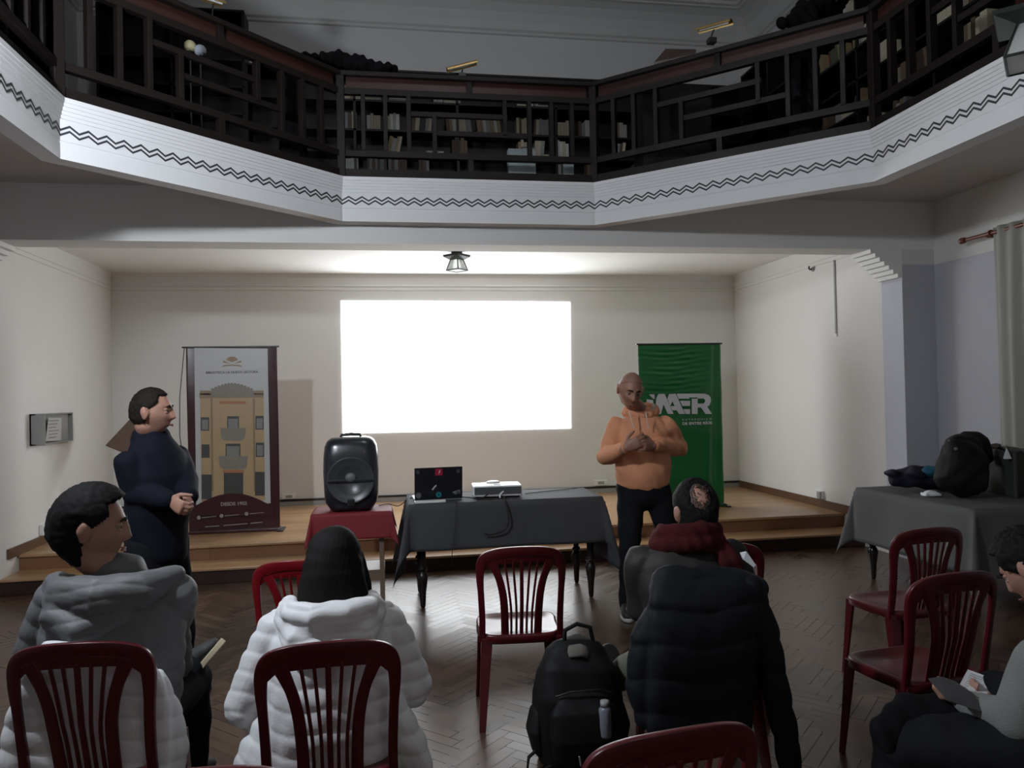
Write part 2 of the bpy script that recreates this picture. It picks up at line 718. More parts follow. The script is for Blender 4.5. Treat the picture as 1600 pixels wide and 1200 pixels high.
# painted reveal of the right pillar
struct(MB().span((XR - .004, YF + .002, 0.0), (XR, YR, 2.57)).build('trim_2', mat('lavender_paint', (0.55, 0.56, 0.64), 0.8, 0.02)))
# hall walls (lower and upper storey)
M_up = mat('upper_wall_plaster', (0.66, 0.65, 0.64), 0.9, 0.04, 1.2)
struct(MB().span((MR, YK, 0), (MR + .12, YF, ZS)).build('wall_right', M_lav))
struct(MB().span((ML - .12, YK, 0), (ML, YF, ZS)).build('wall_left', M_lav))
struct(MB().span((ML - .12, YK - .12, 0), (MR + .12, YK, ZT)).build('wall_rear', M_white))
struct(MB().span((MR, YK, ZG), (MR + .12, YB + .12, ZT)).build('wall_right_upper', M_up))
struct(MB().span((ML - .12, YK, ZG), (ML, YB + .12, ZT)).build('wall_left_upper', M_up))
struct(MB().span((ML, YB, ZG), (MR, YB + .12, ZT)).build('wall_back_upper', M_up))
struct(MB().span((ML - .12, YK - .12, ZT), (MR + .12, YB + .12, ZT + .1)).build('ceiling', M_up))


def sweep_loop(path, prof, closed=True, inward=1):
    """profile [(out, z)] carried along a plan polygon with mitred corners; out is measured to the left of travel"""
    n = len(path)
    P = [Vector((x, y)) for x, y in path]
    offs = []
    for i in range(n):
        if closed or 0 < i < n - 1:
            d0 = (P[i] - P[i - 1]).normalized(); d1 = (P[(i + 1) % n] - P[i]).normalized()
        elif i == 0:
            d0 = d1 = (P[1] - P[0]).normalized()
        else:
            d0 = d1 = (P[i] - P[i - 1]).normalized()
        n0, n1 = Vector((-d0.y, d0.x)), Vector((-d1.y, d1.x))
        m = (n0 + n1).normalized()
        offs.append(m / max(0.2, m.dot(n0)) * inward)
    k = len(prof)
    vs_ = []
    for i in range(n):
        for o_, z in prof:
            q = P[i] + offs[i] * o_
            vs_.append((q.x, q.y, z))
    fs_ = []
    for i in range(n if closed else n - 1):
        j = (i + 1) % n
        for a in range(k - 1):
            fs_.append((i * k + a, i * k + a + 1, j * k + a + 1, j * k + a))
        fs_.append((i * k + k - 1, i * k, j * k, j * k + k - 1))
    if not closed:
        fs_.append(tuple(range(k)))
        fs_.append(tuple(reversed(range((n - 1) * k, n * k))))
    return vs_, fs_


# gallery slab with its eight-sided opening
def ring(z):
    outer = [(ML, 2.62), (ML, YF), (-0.30, YF), (1.77, YF), (MR, YF), (MR, 2.62), (MR, YK), (1.77, YK), (-0.30, YK), (ML, YK)]
    o = OCT
    V = [(x, y, z) for x, y in o] + [(x, y, z) for x, y in outer]
    F = [(0, 1, 9, 8), (1, 2, 10, 9), (2, 3, 11, 10), (3, 4, 12, 11), (4, 5, 13, 12), (5, 6, 15, 14, 13), (6, 7, 16, 15), (7, 0, 8, 17, 16)]
    return V, F


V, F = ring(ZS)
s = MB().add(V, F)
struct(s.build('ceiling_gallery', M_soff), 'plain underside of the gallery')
V, F = ring(ZG)
s = MB().add(V, F)
s.span((ML, YF, ZS + .002), (MR, YB, ZG))
struct(s.build('floor_gallery', M_shelf), 'dark gallery floor')

# fascia of the opening: OCT runs clockwise seen from above, so the opening lies to the right of travel
prof = [(0.12, ZG - .01), (0.12, 3.0), (0.0, 3.0), (0.0, 3.095), (0.004, 3.098), (0.004, 3.104), (0.0, 3.107)]
zz, oo = 3.232, 0.0
prof += [(0.0, 3.232)]
for k in range(5):
    oo -= 0.0065
    prof += [(oo, zz), (oo, zz + .0225)]
    zz += 0.0225
prof += [(oo, ZG - .01)]
v_, f_ = sweep_loop(OCT, prof)
struct(MB().add(v_, f_).build('trim_3', M_fas), 'white ribbed fascia band around the gallery opening')


def zigzag(z0, nm):
    s = MB()
    for i in range(8):
        a, b = Vector(OCT[i]), Vector(OCT[(i + 1) % 8])
        L = (b - a).length
        d = (b - a) / L
        nrm = Vector((d.y, -d.x))
        n = int(round(L / 0.105)) * 2
        pts = [(k / n, (0.0155 if k % 2 else -0.0155)) for k in range(n + 1)]
        for k in range(n):
            (t0, h0), (t1, h1) = pts[k], pts[k + 1]
            q0 = a + d * L * t0 + nrm * 0.0006
            q1 = a + d * L * t1 + nrm * 0.0006
            w = 0.0068
            q = [Vector((q0.x, q0.y, z0 + h0 - w)), Vector((q1.x, q1.y, z0 + h1 - w)), Vector((q1.x, q1.y, z0 + h1 + w)), Vector((q0.x, q0.y, z0 + h0 + w))]
            s.poly(q, (nrm.x * .0012, nrm.y * .0012, 0))
    struct(s.build(nm, M_blackpaint), 'painted black zigzag line along the white fascia')


zigzag(3.152, 'trim_4')
zigzag(3.181, 'trim_5')

# cornices: recess and upper room
v_, f_ = sweep_loop([(XL, YR), (XR, YR), (XR, YB), (XL, YB)], [(0, 2.94), (0.012, 2.945), (0.012, 2.965), (0.004, 2.97), (0.004, 2.985), (0.014, 2.99), (0.014, 3.005), (0.006, 3.01), (0.006, 3.10), (0.02, 3.15), (0, 3.15)])
struct(MB().add(v_, f_).build('trim_6', M_alc), 'thin plaster cornice lines in the stage recess')
v_, f_ = sweep_loop([(ML, YK), (MR, YK), (MR, YB), (ML, YB)], [(0, 6.27), (0.03, 6.28), (0.03, 6.31), (0.06, 6.33), (0.08, 6.42), (0.13, 6.52), (0.21, 6.60), (0.30, 6.645), (0.34, 6.65), (0.34, 6.67), (0.38, 6.68), (0.38, 6.72), (0.52, 6.76), (0.52, ZT), (0, ZT)])
struct(MB().add(v_, f_).build('trim_7', mat('cornice_plaster', (0.62, 0.61, 0.59), 0.9, 0.04, 2)), 'coved plaster cornice below the upper ceiling')

# baseboards
s = MB()
s.span((XL, YB - .018, .28), (XR, YB, .335))
struct(s.build('baseboard_back', M_gplastic))
struct(MB().span((XL, YB - .022, .337), (XR, YB, .362)).build('trim_8', M_bmetal), 'black cable strip along the rear wall')
struct(MB().span((XR - .018, YR + .5, .28), (XR, YB - .02, .365)).build('baseboard_right', M_bwood))
struct(MB().span((XL, YR + .5, .28), (XL + .018, YB - .02, .365)).build('baseboard_left', M_bwood))
struct(MB().span((MR - .015, YK, 0), (MR, YF, .1)).build('baseboard_right_hall', M_bwood))

# window behind the curtain on the right
win = MB()
yw0, yw1, zw0, zw1 = 3.75, 5.25, 0.95, 2.65
for a, b in (((yw0, zw0), (yw1, zw0 + .06)), ((yw0, zw1 - .06), (yw1, zw1)), ((yw0, zw0), (yw0 + .06, zw1)), ((yw1 - .06, zw0), (yw1, zw1)), (((yw0 + yw1) / 2 - .03, zw0), ((yw0 + yw1) / 2 + .03, zw1))):
    win.span((MR - .03, a[0], a[1]), (MR + .01, b[0], b[1]))
wf = struct(win.build('window_1', M_bwood, bevel=.004), 'window behind the sheer curtain')
pn = MB().span((MR - .012, yw0 + .05, zw0 + .05), (MR - .006, yw1 - .05, zw1 - .05)).build('pane', mat('dark_night_glass', (0.01, 0.012, 0.016), 0.08, 0.02), wf)

# ---------------------------------------------------------------- the projected picture, the only strong lamp in the recess
m = bpy.data.materials.new('projector_light')
m.use_nodes = True
p = m.node_tree.nodes['Principled BSDF']
p.inputs['Base Color'].default_value = (0.8, 0.8, 0.8, 1)
p.inputs['Emission Color'].default_value = (0.93, 0.97, 1.0, 1)
p.inputs['Emission Strength'].default_value = SCREEN_STRENGTH
q = [W(533, 470, YB - .006), W(891, 472, YB - .006), W(892, 669, YB - .006), W(536, 677, YB - .006)]
scr = MB().poly(q, (0, .004, 0)).build('projected_image', m, origin=q[3])
tag(scr, 'blank bright white projected picture on the rear wall of the stage', 'projection')

# small fittings on the walls
def outlet(p, nrm, label, w=.09, h=.07, two=False):
    t = thing('wall_outlet', label, 'socket', p)
    n = Vector(nrm)
    sd = Vector((-n.y, n.x, 0))
    R = Matrix((sd, -n, Vector((0, 0, 1)))).transposed()
    MB().box(Vector(p) + n * .018, (w, .036, h), R).build('socket_box', M_wplastic, t, bevel=.004)
    if two:
        MB().box(Vector(p) + n * .03 + sd * w * .25, (w * .42, .05, h * .8), R).build('plug', M_gplastic, t, bevel=.004)
    else:
        MB().box(Vector(p) + n * .037, (w * .5, .004, h * .5), R).build('socket_insert', M_gplastic, t, bevel=.001)
    return t


outlet((XR, 7.85, .42), (-1, 0, 0), 'white plug socket above the baseboard of the right recess wall', .15, .09, True)
outlet((XL, 7.88, .42), (1, 0, 0), 'small grey plug socket above the baseboard of the left recess wall', .1, .1)
outlet((W(938, 757, YB).x, YB, .41), (0, -1, 0), 'white double socket low on the rear wall, right of the covered table', .17, .07)
outlet((W(452, 774, YB).x, YB, .40), (0, -1, 0), 'pale socket low on the rear wall beside the maroon banner', .16, .06)

t = thing('wall_conduit', 'thin grey vertical cable conduit on the right recess wall', 'conduit', (XR - .01, 7.46, 2.16))
MB().span((XR - .014, 7.452, 2.16), (XR, 7.474, 2.95)).build('channel', M_gplastic, t)
MB().span((XR - .018, 7.445, 2.14), (XR, 7.48, 2.165)).build('end_cap', M_wplastic, t)
t = thing('wall_hook', 'small dark metal hook high on the right recess wall', 'hook', (XR, 7.88, 2.92))
MB().lathe([(0.028, 0), (.03, .006), (.02, .02)], (0, 0, 0), 14, None).xf(Matrix.Translation((XR, 7.88, 2.92)) @ Matrix.Rotation(-pi / 2, 4, 'Y')).build('rose', M_gplastic, t, True)
MB().tube([(XR - .01, 7.88, 2.92), (XR - .05, 7.87, 2.915), (XR - .06, 7.87, 2.93), (XR - .055, 7.87, 2.945)], .009).build('hook_arm', M_bmetal, t, True)

# grey metal notice box on the left recess wall
t = thing('notice_box', 'grey open metal box with a printed sheet on the left recess wall', 'box', (XL, 8.1, 1.2))
b = MB()
y0, y1, z0, z1 = 7.66, 8.52, 1.22, 1.51
b.span((XL, y0, z0), (XL + .012, y1, z1))
b.span((XL, y0, z0), (XL + .13, y0 + .012, z1))
b.span((XL, y1 - .012, z0), (XL + .05, y1, z1))
b.span((XL, y0, z0), (XL + .05, y1, z0 + .012))
b.span((XL, y0, z1 - .012), (XL + .05, y1, z1))
b.build('box_body', mat('grey_enamel', (0.27, 0.27, 0.255), 0.5, 0.06), t)
sh = MB().poly([(XL + .055, 7.85, 1.25), (XL + .055, 8.2, 1.24), (XL + .055, 8.22, 1.46), (XL + .055, 7.92, 1.47)], (.002, 0, 0)).build('printed_sheet', mat('grey_paper', (0.42, 0.42, 0.41), .8, .04), t)
ln = MB()
for k in range(6):
    ln.span((XL + .0575, 7.92, 1.435 - k * .032), (XL + .0585, 8.15 - (k % 3) * .03, 1.442 - k * .032))
ln.build('text_lines', mat('faded_ink', (0.15, 0.15, 0.15), .8, .02), sh)

# sloping brown desk of a music stand behind the man in the navy coat
t = thing('music_stand', 'brown tilted music stand by the left wall of the stage', 'music stand', (-2.62, 8.62, .28))
dk = MB()
dk.box((-2.60, 8.60, 1.22), (.50, .015, .36), Matrix.Rotation(radians(-25), 3, 'Z') @ Matrix.Rotation(radians(-40), 3, 'X') @ Matrix.Rotation(radians(18), 3, 'Y'))
dk.build('desk', mat('brown_desk_board', (0.13, 0.075, 0.055), .5, .2), t, bevel=.003)
MB().tube([(-2.60, 8.64, .30), (-2.60, 8.64, 1.2)], .012).build('pole', M_bmetal, t, True)
fb = MB()
for k in range(3):
    a = k * 2 * pi / 3
    fb.tube([(-2.6, 8.64, .45), (-2.6 + .26 * cos(a), 8.64 + .26 * sin(a), .292)], .009)
fb.build('tripod_foot', M_bmetal, t, True)


# ---------------------------------------------------------------- lanterns
M_frost = glass_mat('frosted_glass', (0.85, 0.87, 0.84), 0.5)
M_lit = mat('lit_frosted_glass', (0.8, 0.82, 0.85), 0.5, 0.02, emit=(0.86, 0.92, 1.0), estr=LANTERN_WATTS / (pi * .055))
M_lframe = mat('dark_green_lantern_frame', (0.018, 0.028, 0.022), 0.4, 0.1)


def lantern(c, r, h, label, lit=False, ceiling=None, arm=None):
    """square lantern turned by 45 degrees, its sides flaring to a roof plate"""
    t = thing('star_lantern', label, 'lamp', c)
    c = Vector(c)
    cap = MB()
    zt = c.z + h / 2
    cap.lathe([(r * .62, zt), (r * 1.25, zt + .035), (r * 1.3, zt + .055), (r * .35, zt + .075)], (c.x, c.y, 0), 4)
    cap.build('roof_plate', M_lframe, t)
    g = MB()
    g.lathe([(r * .98, zt - h), (r * .60, zt)] if lit else [(r * .98, zt - h), (r * .60, zt)], (c.x, c.y, 0), 4)
    g.build('glass_body', M_lit if lit else M_frost, t)
    e = MB()
    for k in range(4):
        a = k * pi / 2
        a2 = a + pi / 2
        p0 = Vector((c.x + r * cos(a), c.y + r * sin(a), zt - h)); p1 = Vector((c.x + r * .62 * cos(a), c.y + r * .62 * sin(a), zt))
        q0 = Vector((c.x + r * cos(a2), c.y + r * sin(a2), zt - h))
        e.tube([p0, p1], .006, n=8)
        e.tube([p0, q0], .007, n=8)
    e.build('frame_edge', M_lframe, t)
    if ceiling is not None:
        MB().tube([(c.x, c.y, zt + .06), (c.x, c.y, ceiling - .01)], .012).build('stem', M_lframe, t, True)
        MB().lathe([(.06, ceiling - .02), (.06, ceiling)], (c.x, c.y, 0), 16).build('ceiling_rose', M_lframe, t)
    if arm is not None:
        MB().tube([(c.x, c.y, zt + .06), (c.x + (arm - c.x) * .5, c.y, zt + .10), (arm, c.y, zt + .04)], .012).build('bracket', M_lframe, t, True)
    return t


lantern((0.80, 8.25, 3.00), .115, .11, 'unlit faceted glass lantern on the stage ceiling above the projection', ceiling=ZC)
lantern((3.14, 3.20, 3.235), .20, .16, 'frosted lantern on the right side of the gallery fascia', arm=3.34)
lantern((-1.62, 2.55, 3.10), .07, .14, 'lit lantern on the left side of the gallery fascia', lit=True, arm=-1.8)
# ================================================================== GALLERY: RAILING, BOOKCASES, BOOKS
def railing(a, b, label):
    a, b = Vector((*a, 0)), Vector((*b, 0))
    L = (b - a).length
    d = (b - a) / L
    nrm = Vector((-d.y, d.x, 0))          # away from the opening
    off = nrm * 0.03
    t = thing('gallery_railing', label, 'railing', (a + b) / 2 + Vector((0, 0, 3.345)), group='dark wooden gallery railings')
    P = lambda u, z: a + off + d * (L * u) + Vector((0, 0, z))
    bev = .003
    MB().bar(P(0, 3.385), P(1, 3.385), .05, .075).build('plinth_board', M_dwood, t, bevel=bev)
    MB().bar(P(0, 3.547), P(1, 3.547), .05, .05).build('lower_rail', M_dwood, t, bevel=bev)
    MB().bar(P(0, 4.047), P(1, 4.047), .05, .05).build('middle_rail', M_dwood, t, bevel=bev)
    MB().bar(P(0, 4.185), P(1, 4.185), .09, .035).build('top_rail', M_dwood, t, bevel=bev)
    MB().bar(P(.02, 4.12) + nrm * .01, P(.98, 4.12) + nrm * .01, .012, .10).build('panel_board', M_rwood, t)
    z0, z1 = 3.572, 4.022
    h1, h2 = 3.885, 3.735
    w = .052
    S_ = [(.085, z0, z1), (.17, z0, z1), (.26, z0, z1), (.36, z0, h1), (.64, h2, z1), (.74, z0, z1), (.83, z0, z1), (.915, z0, z1)]
    for u, x0, x1 in S_:
        MB().bar(P(u, x0), P(u, x1), w, .035, up=d).build('baluster', M_dwood, t, bevel=bev)
    MB().bar(P(.26, h1), P(.64 + .012, h1), .034, .042).build('cross_bar', M_dwood, t, bevel=bev)
    MB().bar(P(.36, h2), P(.74, h2), .034, .042).build('cross_bar', M_dwood, t, bevel=bev)
    for x0, x1 in ((3.42, 3.523), (4.07, 4.17)):
        MB().bar(P(.5, x0), P(.5, x1), .05, .045, up=d).build('short_post', M_dwood, t, bevel=bev)
    MB().bar(P(0, 3.345) - off * .2, P(0, 4.20) - off * .2, .062, .062, up=d).build('corner_post', M_dwood, t, bevel=.005)
    return t


railing(OCT[0], OCT[1], 'dark wood gallery railing on the left side, nearest the camera')
railing(OCT[1], OCT[2], 'dark wood gallery railing on the left diagonal of the opening')
railing(OCT[2], OCT[3], 'dark wood gallery railing in the centre above the stage')
railing(OCT[3], OCT[4], 'dark wood gallery railing on the right diagonal of the opening')
railing(OCT[4], OCT[5], 'dark wood gallery railing on the right side, nearest the camera')


def bookcase(o, ax, length, depth, ztop, levels, label, step=1.15):
    """o: corner on the floor at the start, ax: direction of its run, shelves look to the opening"""
    ax = Vector(ax)
    inn = Vector((0, -1, 0)) if abs(ax.x) > .5 else Vector((-1 if o[0] > 0 else 1, 0, 0))
    o = Vector(o)
    t = thing('bookcase', label, 'bookcase', o + ax * length / 2)
    n = max(2, int(round(length / step)))

    def slab(p, q, name, m=M_shelf):
        MB().span(p, q).build(name, m, t)
    slab(o + inn * .0, o + ax * length + inn * .015 + Vector((0, 0, ztop - o.z)), 'back_panel')
    for k in range(n + 1):
        p = o + ax * (length * k / n - .015)
        slab(p, p + ax * .03 + inn * depth + Vector((0, 0, ztop - o.z)), 'upright')
    for z in levels + [ztop]:
        p = o + Vector((0, 0, z - o.z - .025))
        slab(p, p + ax * length + inn * depth + Vector((0, 0, .025)), 'shelf')
    return t


LV_B = [3.42, 3.75, 4.06, 4.34, 4.61, 4.88, 5.24]
LV_R = [3.42, 3.75, 4.06, 4.38, 4.70, 5.02, 5.34, 5.66]
bookcase((-1.55, YB - .001, ZG), (1, 0, 0), 6.29, .32, 5.62, LV_B, 'long dark bookcase along the rear wall of the gallery')
bookcase((-3.2, YB - .001, ZG), (1, 0, 0), 1.62, .32, 6.25, LV_R, 'tall dark bookcase in the far left corner of the gallery')
bookcase((MR - .001, 1.6, ZG), (0, 1, 0), 6.5, .32, 6.02, LV_R, 'tall dark bookcase along the right wall of the gallery')
bookcase((ML + .001, 1.6, ZG), (0, 1, 0), 6.9, .32, 6.02, LV_R, 'dark bookcase along the left wall of the gallery')
bookcase((MR - .001, 8.12, ZG), (0, 1, 0), 1.38, .32, 5.75, LV_B, 'lower dark bookcase in the far right corner of the gallery')

BOOKC = {'cream': mat('cream_book_cloth', (0.50, 0.45, 0.33), .7, .15, 20), 'tan': mat('tan_book_cloth', (0.30, 0.22, 0.13), .7, .2, 20),
         'brown': mat('brown_book_cloth', (0.11, 0.07, 0.045), .6, .2, 20), 'grey': mat('grey_book_cloth', (0.28, 0.28, 0.27), .7, .15, 20),
         'dark red': mat('red_book_cloth', (0.14, 0.03, 0.022), .6, .2, 20), 'white': mat('white_book_paper', (0.55, 0.54, 0.50), .7, .1, 20),
         'green': mat('green_book_cloth', (0.07, 0.11, 0.06), .6, .2, 20)}
BOOKM = {}


def book_mesh(col, hk):
    k = (col, hk)
    if k not in BOOKM:
        h = (.175, .20, .215)[hk]
        b = MB().box((0, 0, h / 2), (.034, .15, h))
        me = b.mesh('book', BOOKC[col])
        BOOKM[k] = me
    return BOOKM[k]


ROWN = {0: 'lowest', 1: 'second', 2: 'third', 3: 'fourth', 4: 'fifth', 5: 'sixth', 6: 'seventh', 7: 'top'}
rb = random.Random(11)


BOOKS = {}


def put_book(p, rz, col, hk, lean, where, row, thick=1.0, flat=False):
    o = bpy.data.objects.new('book', book_mesh(col, hk))
    COL.objects.link(o)
    o.location = p
    o.rotation_euler = (0, pi / 2 if flat else lean, rz)
    if flat:
        o.location = (p[0], p[1], p[2] + .017 * thick)
    o.scale = (thick, 1, 1)
    BOOKS.setdefault((where, row), []).append((p[0] if where == 'rear' else (-p[1] if where == 'right' else p[1]), p[2], o, '%s %s %s' % (('thin', 'thick')[thick > 1.1], col, 'flat volume' if flat else ('leaning book' if abs(lean) > .05 else 'book'))))
    tag(o, col, 'book', 'books on the %s shelf of the %s gallery bookcase' % (ROWN[row], where))
    return o


cols = ['cream', 'tan', 'cream', 'brown', 'grey', 'tan', 'brown', 'white', 'dark red', 'grey', 'green', 'tan']
nb = 0


def fill_run(where, row, z, a, b, place, pal=None, lean0=0.0):
    """one cluster of books from a to b along the shelf"""
    global nb
    x = a
    lean = lean0
    c0 = rb.choice(pal or cols)
    b = a + (b - a) * (.92 if where == 'rear' else .75) + .01
    while x < b:
        th = rb.uniform(.75, 1.45)
        col = c0 if rb.random() < .55 else rb.choice(pal or cols)
        p, rz = place(x + .017 * th)
        put_book((p[0], p[1], z + .001), rz, col, rb.choice((0, 0, 1, 1, 2)), lean, where, row, th)
        x += .036 * th
        nb += 1
    return


pb = lambda x: ((x, YB - .22), 0.0)
pr = lambda y: ((MR - .22, y), -pi / 2)
pl = lambda y: ((ML + .22, y), pi / 2)
# clusters seen between the balusters of the centre section (x along the rear wall)
PX = {3: [(985, 996), (1012, 1022), (537, 560), (573, 603), (606, 633), (653, 667), (868, 880), (914, 926)],
      4: [(1030, 1044), (604, 622, .2), (705, 730), (808, 822), (868, 884), (832, 846, .1), (955, 968, .15)],
      5: [(992, 1004), (1020, 1036), (1052, 1066), (540, 556), (574, 592), (604, 622), (643, 652, .1), (664, 670, .1), (698, 735, -.1), (746, 781, -.12), (806, 822), (832, 856, .08), (870, 890), (902, 921), (957, 972)],
      6: [(540, 552), (678, 690), (826, 838)], 2: [(560, 590), (700, 720)]}
for row, runs in PX.items():
    for r in runs:
        fill_run('rear', row, LV_B[row], W(r[0], 220, YB - .22).x, W(r[1], 220, YB - .22).x, pb, ['cream', 'tan', 'cream', 'grey', 'brown', 'white'] if row != 3 else ['grey', 'grey', 'tan', 'brown', 'white'], r[2] if len(r) > 2 else 0.0)
for k, (px, row, n_) in enumerate(((536, 6, 2), (568, 6, 2), (608, 6, 2), (692, 6, 2), (806, 6, 1), (834, 6, 1), (664, 4, 1), (834, 4, 1))):
    for q in range(n_):
        put_book((W(px, 160, YB - .2).x, YB - .2, LV_B[row] + .001 + q * .036), 0, ['white', 'cream', 'grey'][(q + k) % 3], 2, 0, 'rear', row, 1, True)
        nb += 1
# right wall, seen through the right diagonal and above it
for k, (y, row) in enumerate(()):
    for q in range(4):
        put_book((MR - .2, y, LV_R[row] + .001 + q * .036), -pi / 2, ['white', 'grey', 'cream', 'tan'][(q + k) % 4], 2, 0, 'right', row, 1, True)
        nb += 1
rq = random.Random(23)
for row in range(0, 8):
    y_ = 3.2 + rq.random() * .3
    while y_ < 8.0:
        ln_ = rq.uniform(.14, .42)
        if rq.random() < .62:
            fill_run('right', row, LV_R[row], y_, min(8.0, y_ + ln_), pr, None, rq.choice((0, 0, 0, .14, -.12)))
        y_ += ln_ + rq.uniform(.05, .25)
for row, runs in {5: [(5.3, 5.45), (6.9, 7.1)], 4: [(6.3, 6.5), (7.4, 7.6)], 3: [(6.0, 6.2), (7.2, 7.5)], 2: [(5.2, 5.3), (7.0, 7.3)]}.items():
    for r in runs:
        fill_run('left', row, LV_B[row], r[0], r[1], pl, ['brown', 'grey', 'tan'])


# reading lamps with brass shades clipped to the railing
def rail_lamp(base, tip_l, tip_r, label):
    t = thing('reading_lamp', label, 'lamp', base)
    b, p, q = Vector(base), Vector(tip_l), Vector(tip_r)
    m = (p + q) / 2
    MB().box(b + Vector((0, 0, .02)), (.06, .06, .04)).build('clamp', M_bmetal, t, bevel=.004)
    MB().tube([b + Vector((0, 0, .03)), b + Vector((0, 0, .06)), m - Vector((0, 0, .02))], .006, n=8).build('stem', M_bmetal, t, True)
    d = (q - p).normalized()
    sh = MB()
    sd = d.cross(Vector((0, 0, 1))).normalized()
    up = sd.cross(d)
    N = 8

    def f(u, v):
        a = pi * (v - .0)
        return p.lerp(q, u) + sd * (.035 * cos(a)) + up * (.028 * sin(a))
    sh.grid(f, 2, N, up * -.004)
    sh.build('shade', M_brass, t)
    MB().tube([p.lerp(q, .1) + up * .006, p.lerp(q, .9) + up * .006], .008, n=8).build('lamp_tube', M_wplastic, t, True)
    return t


rail_lamp((W(722, 118, 6.27).x, 6.27, 4.203), W(699, 111, 6.3), W(746, 99, 6.3), 'brass reading lamp on the centre railing of the gallery')
yb_ = 5.42
c_ = W(1112, 66, yb_)
rail_lamp((c_.x, yb_, 4.203), W(1088, 50, 5.5), W(1143, 35, 5.3), 'brass reading lamp on the right diagonal railing')
c_ = W(330, 24, 5.65)
rail_lamp((c_.x, 5.65, 4.203), W(316, -3, 5.65), W(350, 8, 5.75), 'brass reading lamp on the left diagonal railing, cut by the photo edge')

# slanted reading desk standing behind the right diagonal railing
t = thing('reading_desk', 'slanted brown desk lid behind the right diagonal railing', 'desk', (2.35, 5.95, 4.1))
a_, b_, c2, d2 = W(1022, 97, 6.05), W(1040, 76, 6.35), W(1088, 77, 6.2), W(1085, 84, 5.85)
MB().poly([a_, b_, c2, d2], (0.0, 0.01, -.02)).build('desk_lid', mat('worn_brown_board', (0.07, 0.045, 0.03), .5, .2), t)
MB().span((2.15, 6.05, 3.37), (2.75, 6.3, 4.15)).build('desk_body', M_shelf, t)

# black cloth heaped on the left corner of the railing
b = MB()
rr_ = random.Random(4)
pts = [W(452, 96, 6.5), W(480, 93, 6.5), W(505, 95, 6.5), W(530, 95, 6.5), W(555, 97, 6.45), W(575, 100, 6.4), W(600, 107, 6.35)]
for k, p_ in enumerate(pts):
    for q in range(3):
        b.ball(p_ + Vector((rr_.uniform(-.03, .03), rr_.uniform(-.05, .05), rr_.uniform(-.03, .012))), (.075, .09, .05 if k < 5 else .035))
b.tube(pts, [(.07, .05)] * 5 + [(.05, .035)] * 2)
b.tube([pts[0] - Vector((0, 0, .05)), pts[0] - Vector((-.02, 0, .6)), pts[0] - Vector((0, 0, 1.1))], [.09, .11, .12])
cl = b.skin('cloth_heap', mat('black_cloth', (0.005, 0.005, 0.0055), .95, .2, 20, spec=.1), None, .012, 2, lambda co: .008 * np.sin(co[:, 0] * 95) + .006 * np.sin(co[:, 1] * 70 + co[:, 2] * 60), origin=(-.25, 6.45, 3.4))
tag(cl, 'crumpled black cloth heaped behind the left corner of the centre railing', 'cloth')
# dark bundle on the right railing
b = MB()
for px, py, r in ((1222, 36, .05), (1240, 34, .07), (1262, 14, .10), (1280, 6, .11), (1250, 24, .08)):
    b.ball(W(px, py, 5.35), (r, r, r * .8))
p_ = W(1255, 40, 5.35)
b.tube([W(1262, 14, 5.35), Vector((p_.x, 5.35, 3.9)), Vector((p_.x, 5.35, 3.45))], [.09, .1, .12])
cl = b.skin('coat_bundle', mat('black_cloth', (0.005, 0.005, 0.0055), .95, .2, 20, spec=.1), None, .014, 2, lambda co: .008 * np.sin(co[:, 0] * 70 + co[:, 2] * 50), origin=(p_.x, 5.35, 3.4))
tag(cl, 'dark bundle of clothing behind the right diagonal railing', 'clothing')
# grey-green box end and pale papers low behind the centre railing
for k, (px, py, w_, h_, lab) in enumerate(((805, 262, .13, .1, 'pale blue box on the gallery floor behind the centre railing'), (826, 263, .12, .11, 'pale grey box on the gallery floor right of the blue one'),
                                           (887, 268, .1, .07, 'small grey carton by the right end of the centre railing'))):
    p_ = W(px, py + 12, 6.75)
    o = MB().box((p_.x, 6.75, ZG + .004 + .11 + h_), (w_, .08, .22 + 2 * h_)).build('carton', mat('pale_carton', (0.33, 0.38, 0.38), .8, .06), None, bevel=.004, origin=(p_.x, 6.75, ZG))
    tag(o, lab, 'box')
for k, (px, py, cc, lab) in enumerate(((297, 72, (0.55, 0.5, 0.28), 'small cream glass shade seen through the left diagonal railing'), (313, 79, (0.55, 0.58, 0.68), 'small white glass shade beside the cream one behind the left railing'))):
    p_ = W(px, py, 6.4)
    t = thing('lamp_shade', lab, 'lamp', p_)
    MB().lathe([(.03, -.035), (.045, -.02), (.045, .015), (.03, .035), (.01, .045)], p_, 14).build('glass_shade', mat('shade_glass_%d' % k, cc, .4, .05), t, True)
    MB().tube([p_ + Vector((0, 0, -.035)), Vector((p_.x, p_.y, ZG))], .008, n=8).build('stand', M_bmetal, t, True)
# ================================================================== STAGE BANNERS
def banner_frame(t, x0, x1, Y, z0, z1, cloth_m, wave, bar=True):
    def f(u, v):
        x = x0 + (x1 - x0) * u
        z = z0 + (z1 - z0) * v
        return (x, Y + wave(u, v), z)
    b = MB().grid(f, 60, 150, (0, .002, 0))
    return b.build('banner_cloth', cloth_m, t, True)


# green banner
GY = 8.22
gx0, gx1, gz0, gz1 = 2.80, 3.775, .30, 2.12
M_green = mat('green_vinyl', (0.012, 0.125, 0.030), 0.22, 0.08, 2.0, coat=0.3)
t = thing('roll_up_banner', 'green vinyl banner with large white letters behind the man in the orange hoodie', 'banner', (3.29, GY, ZS if False else .28))


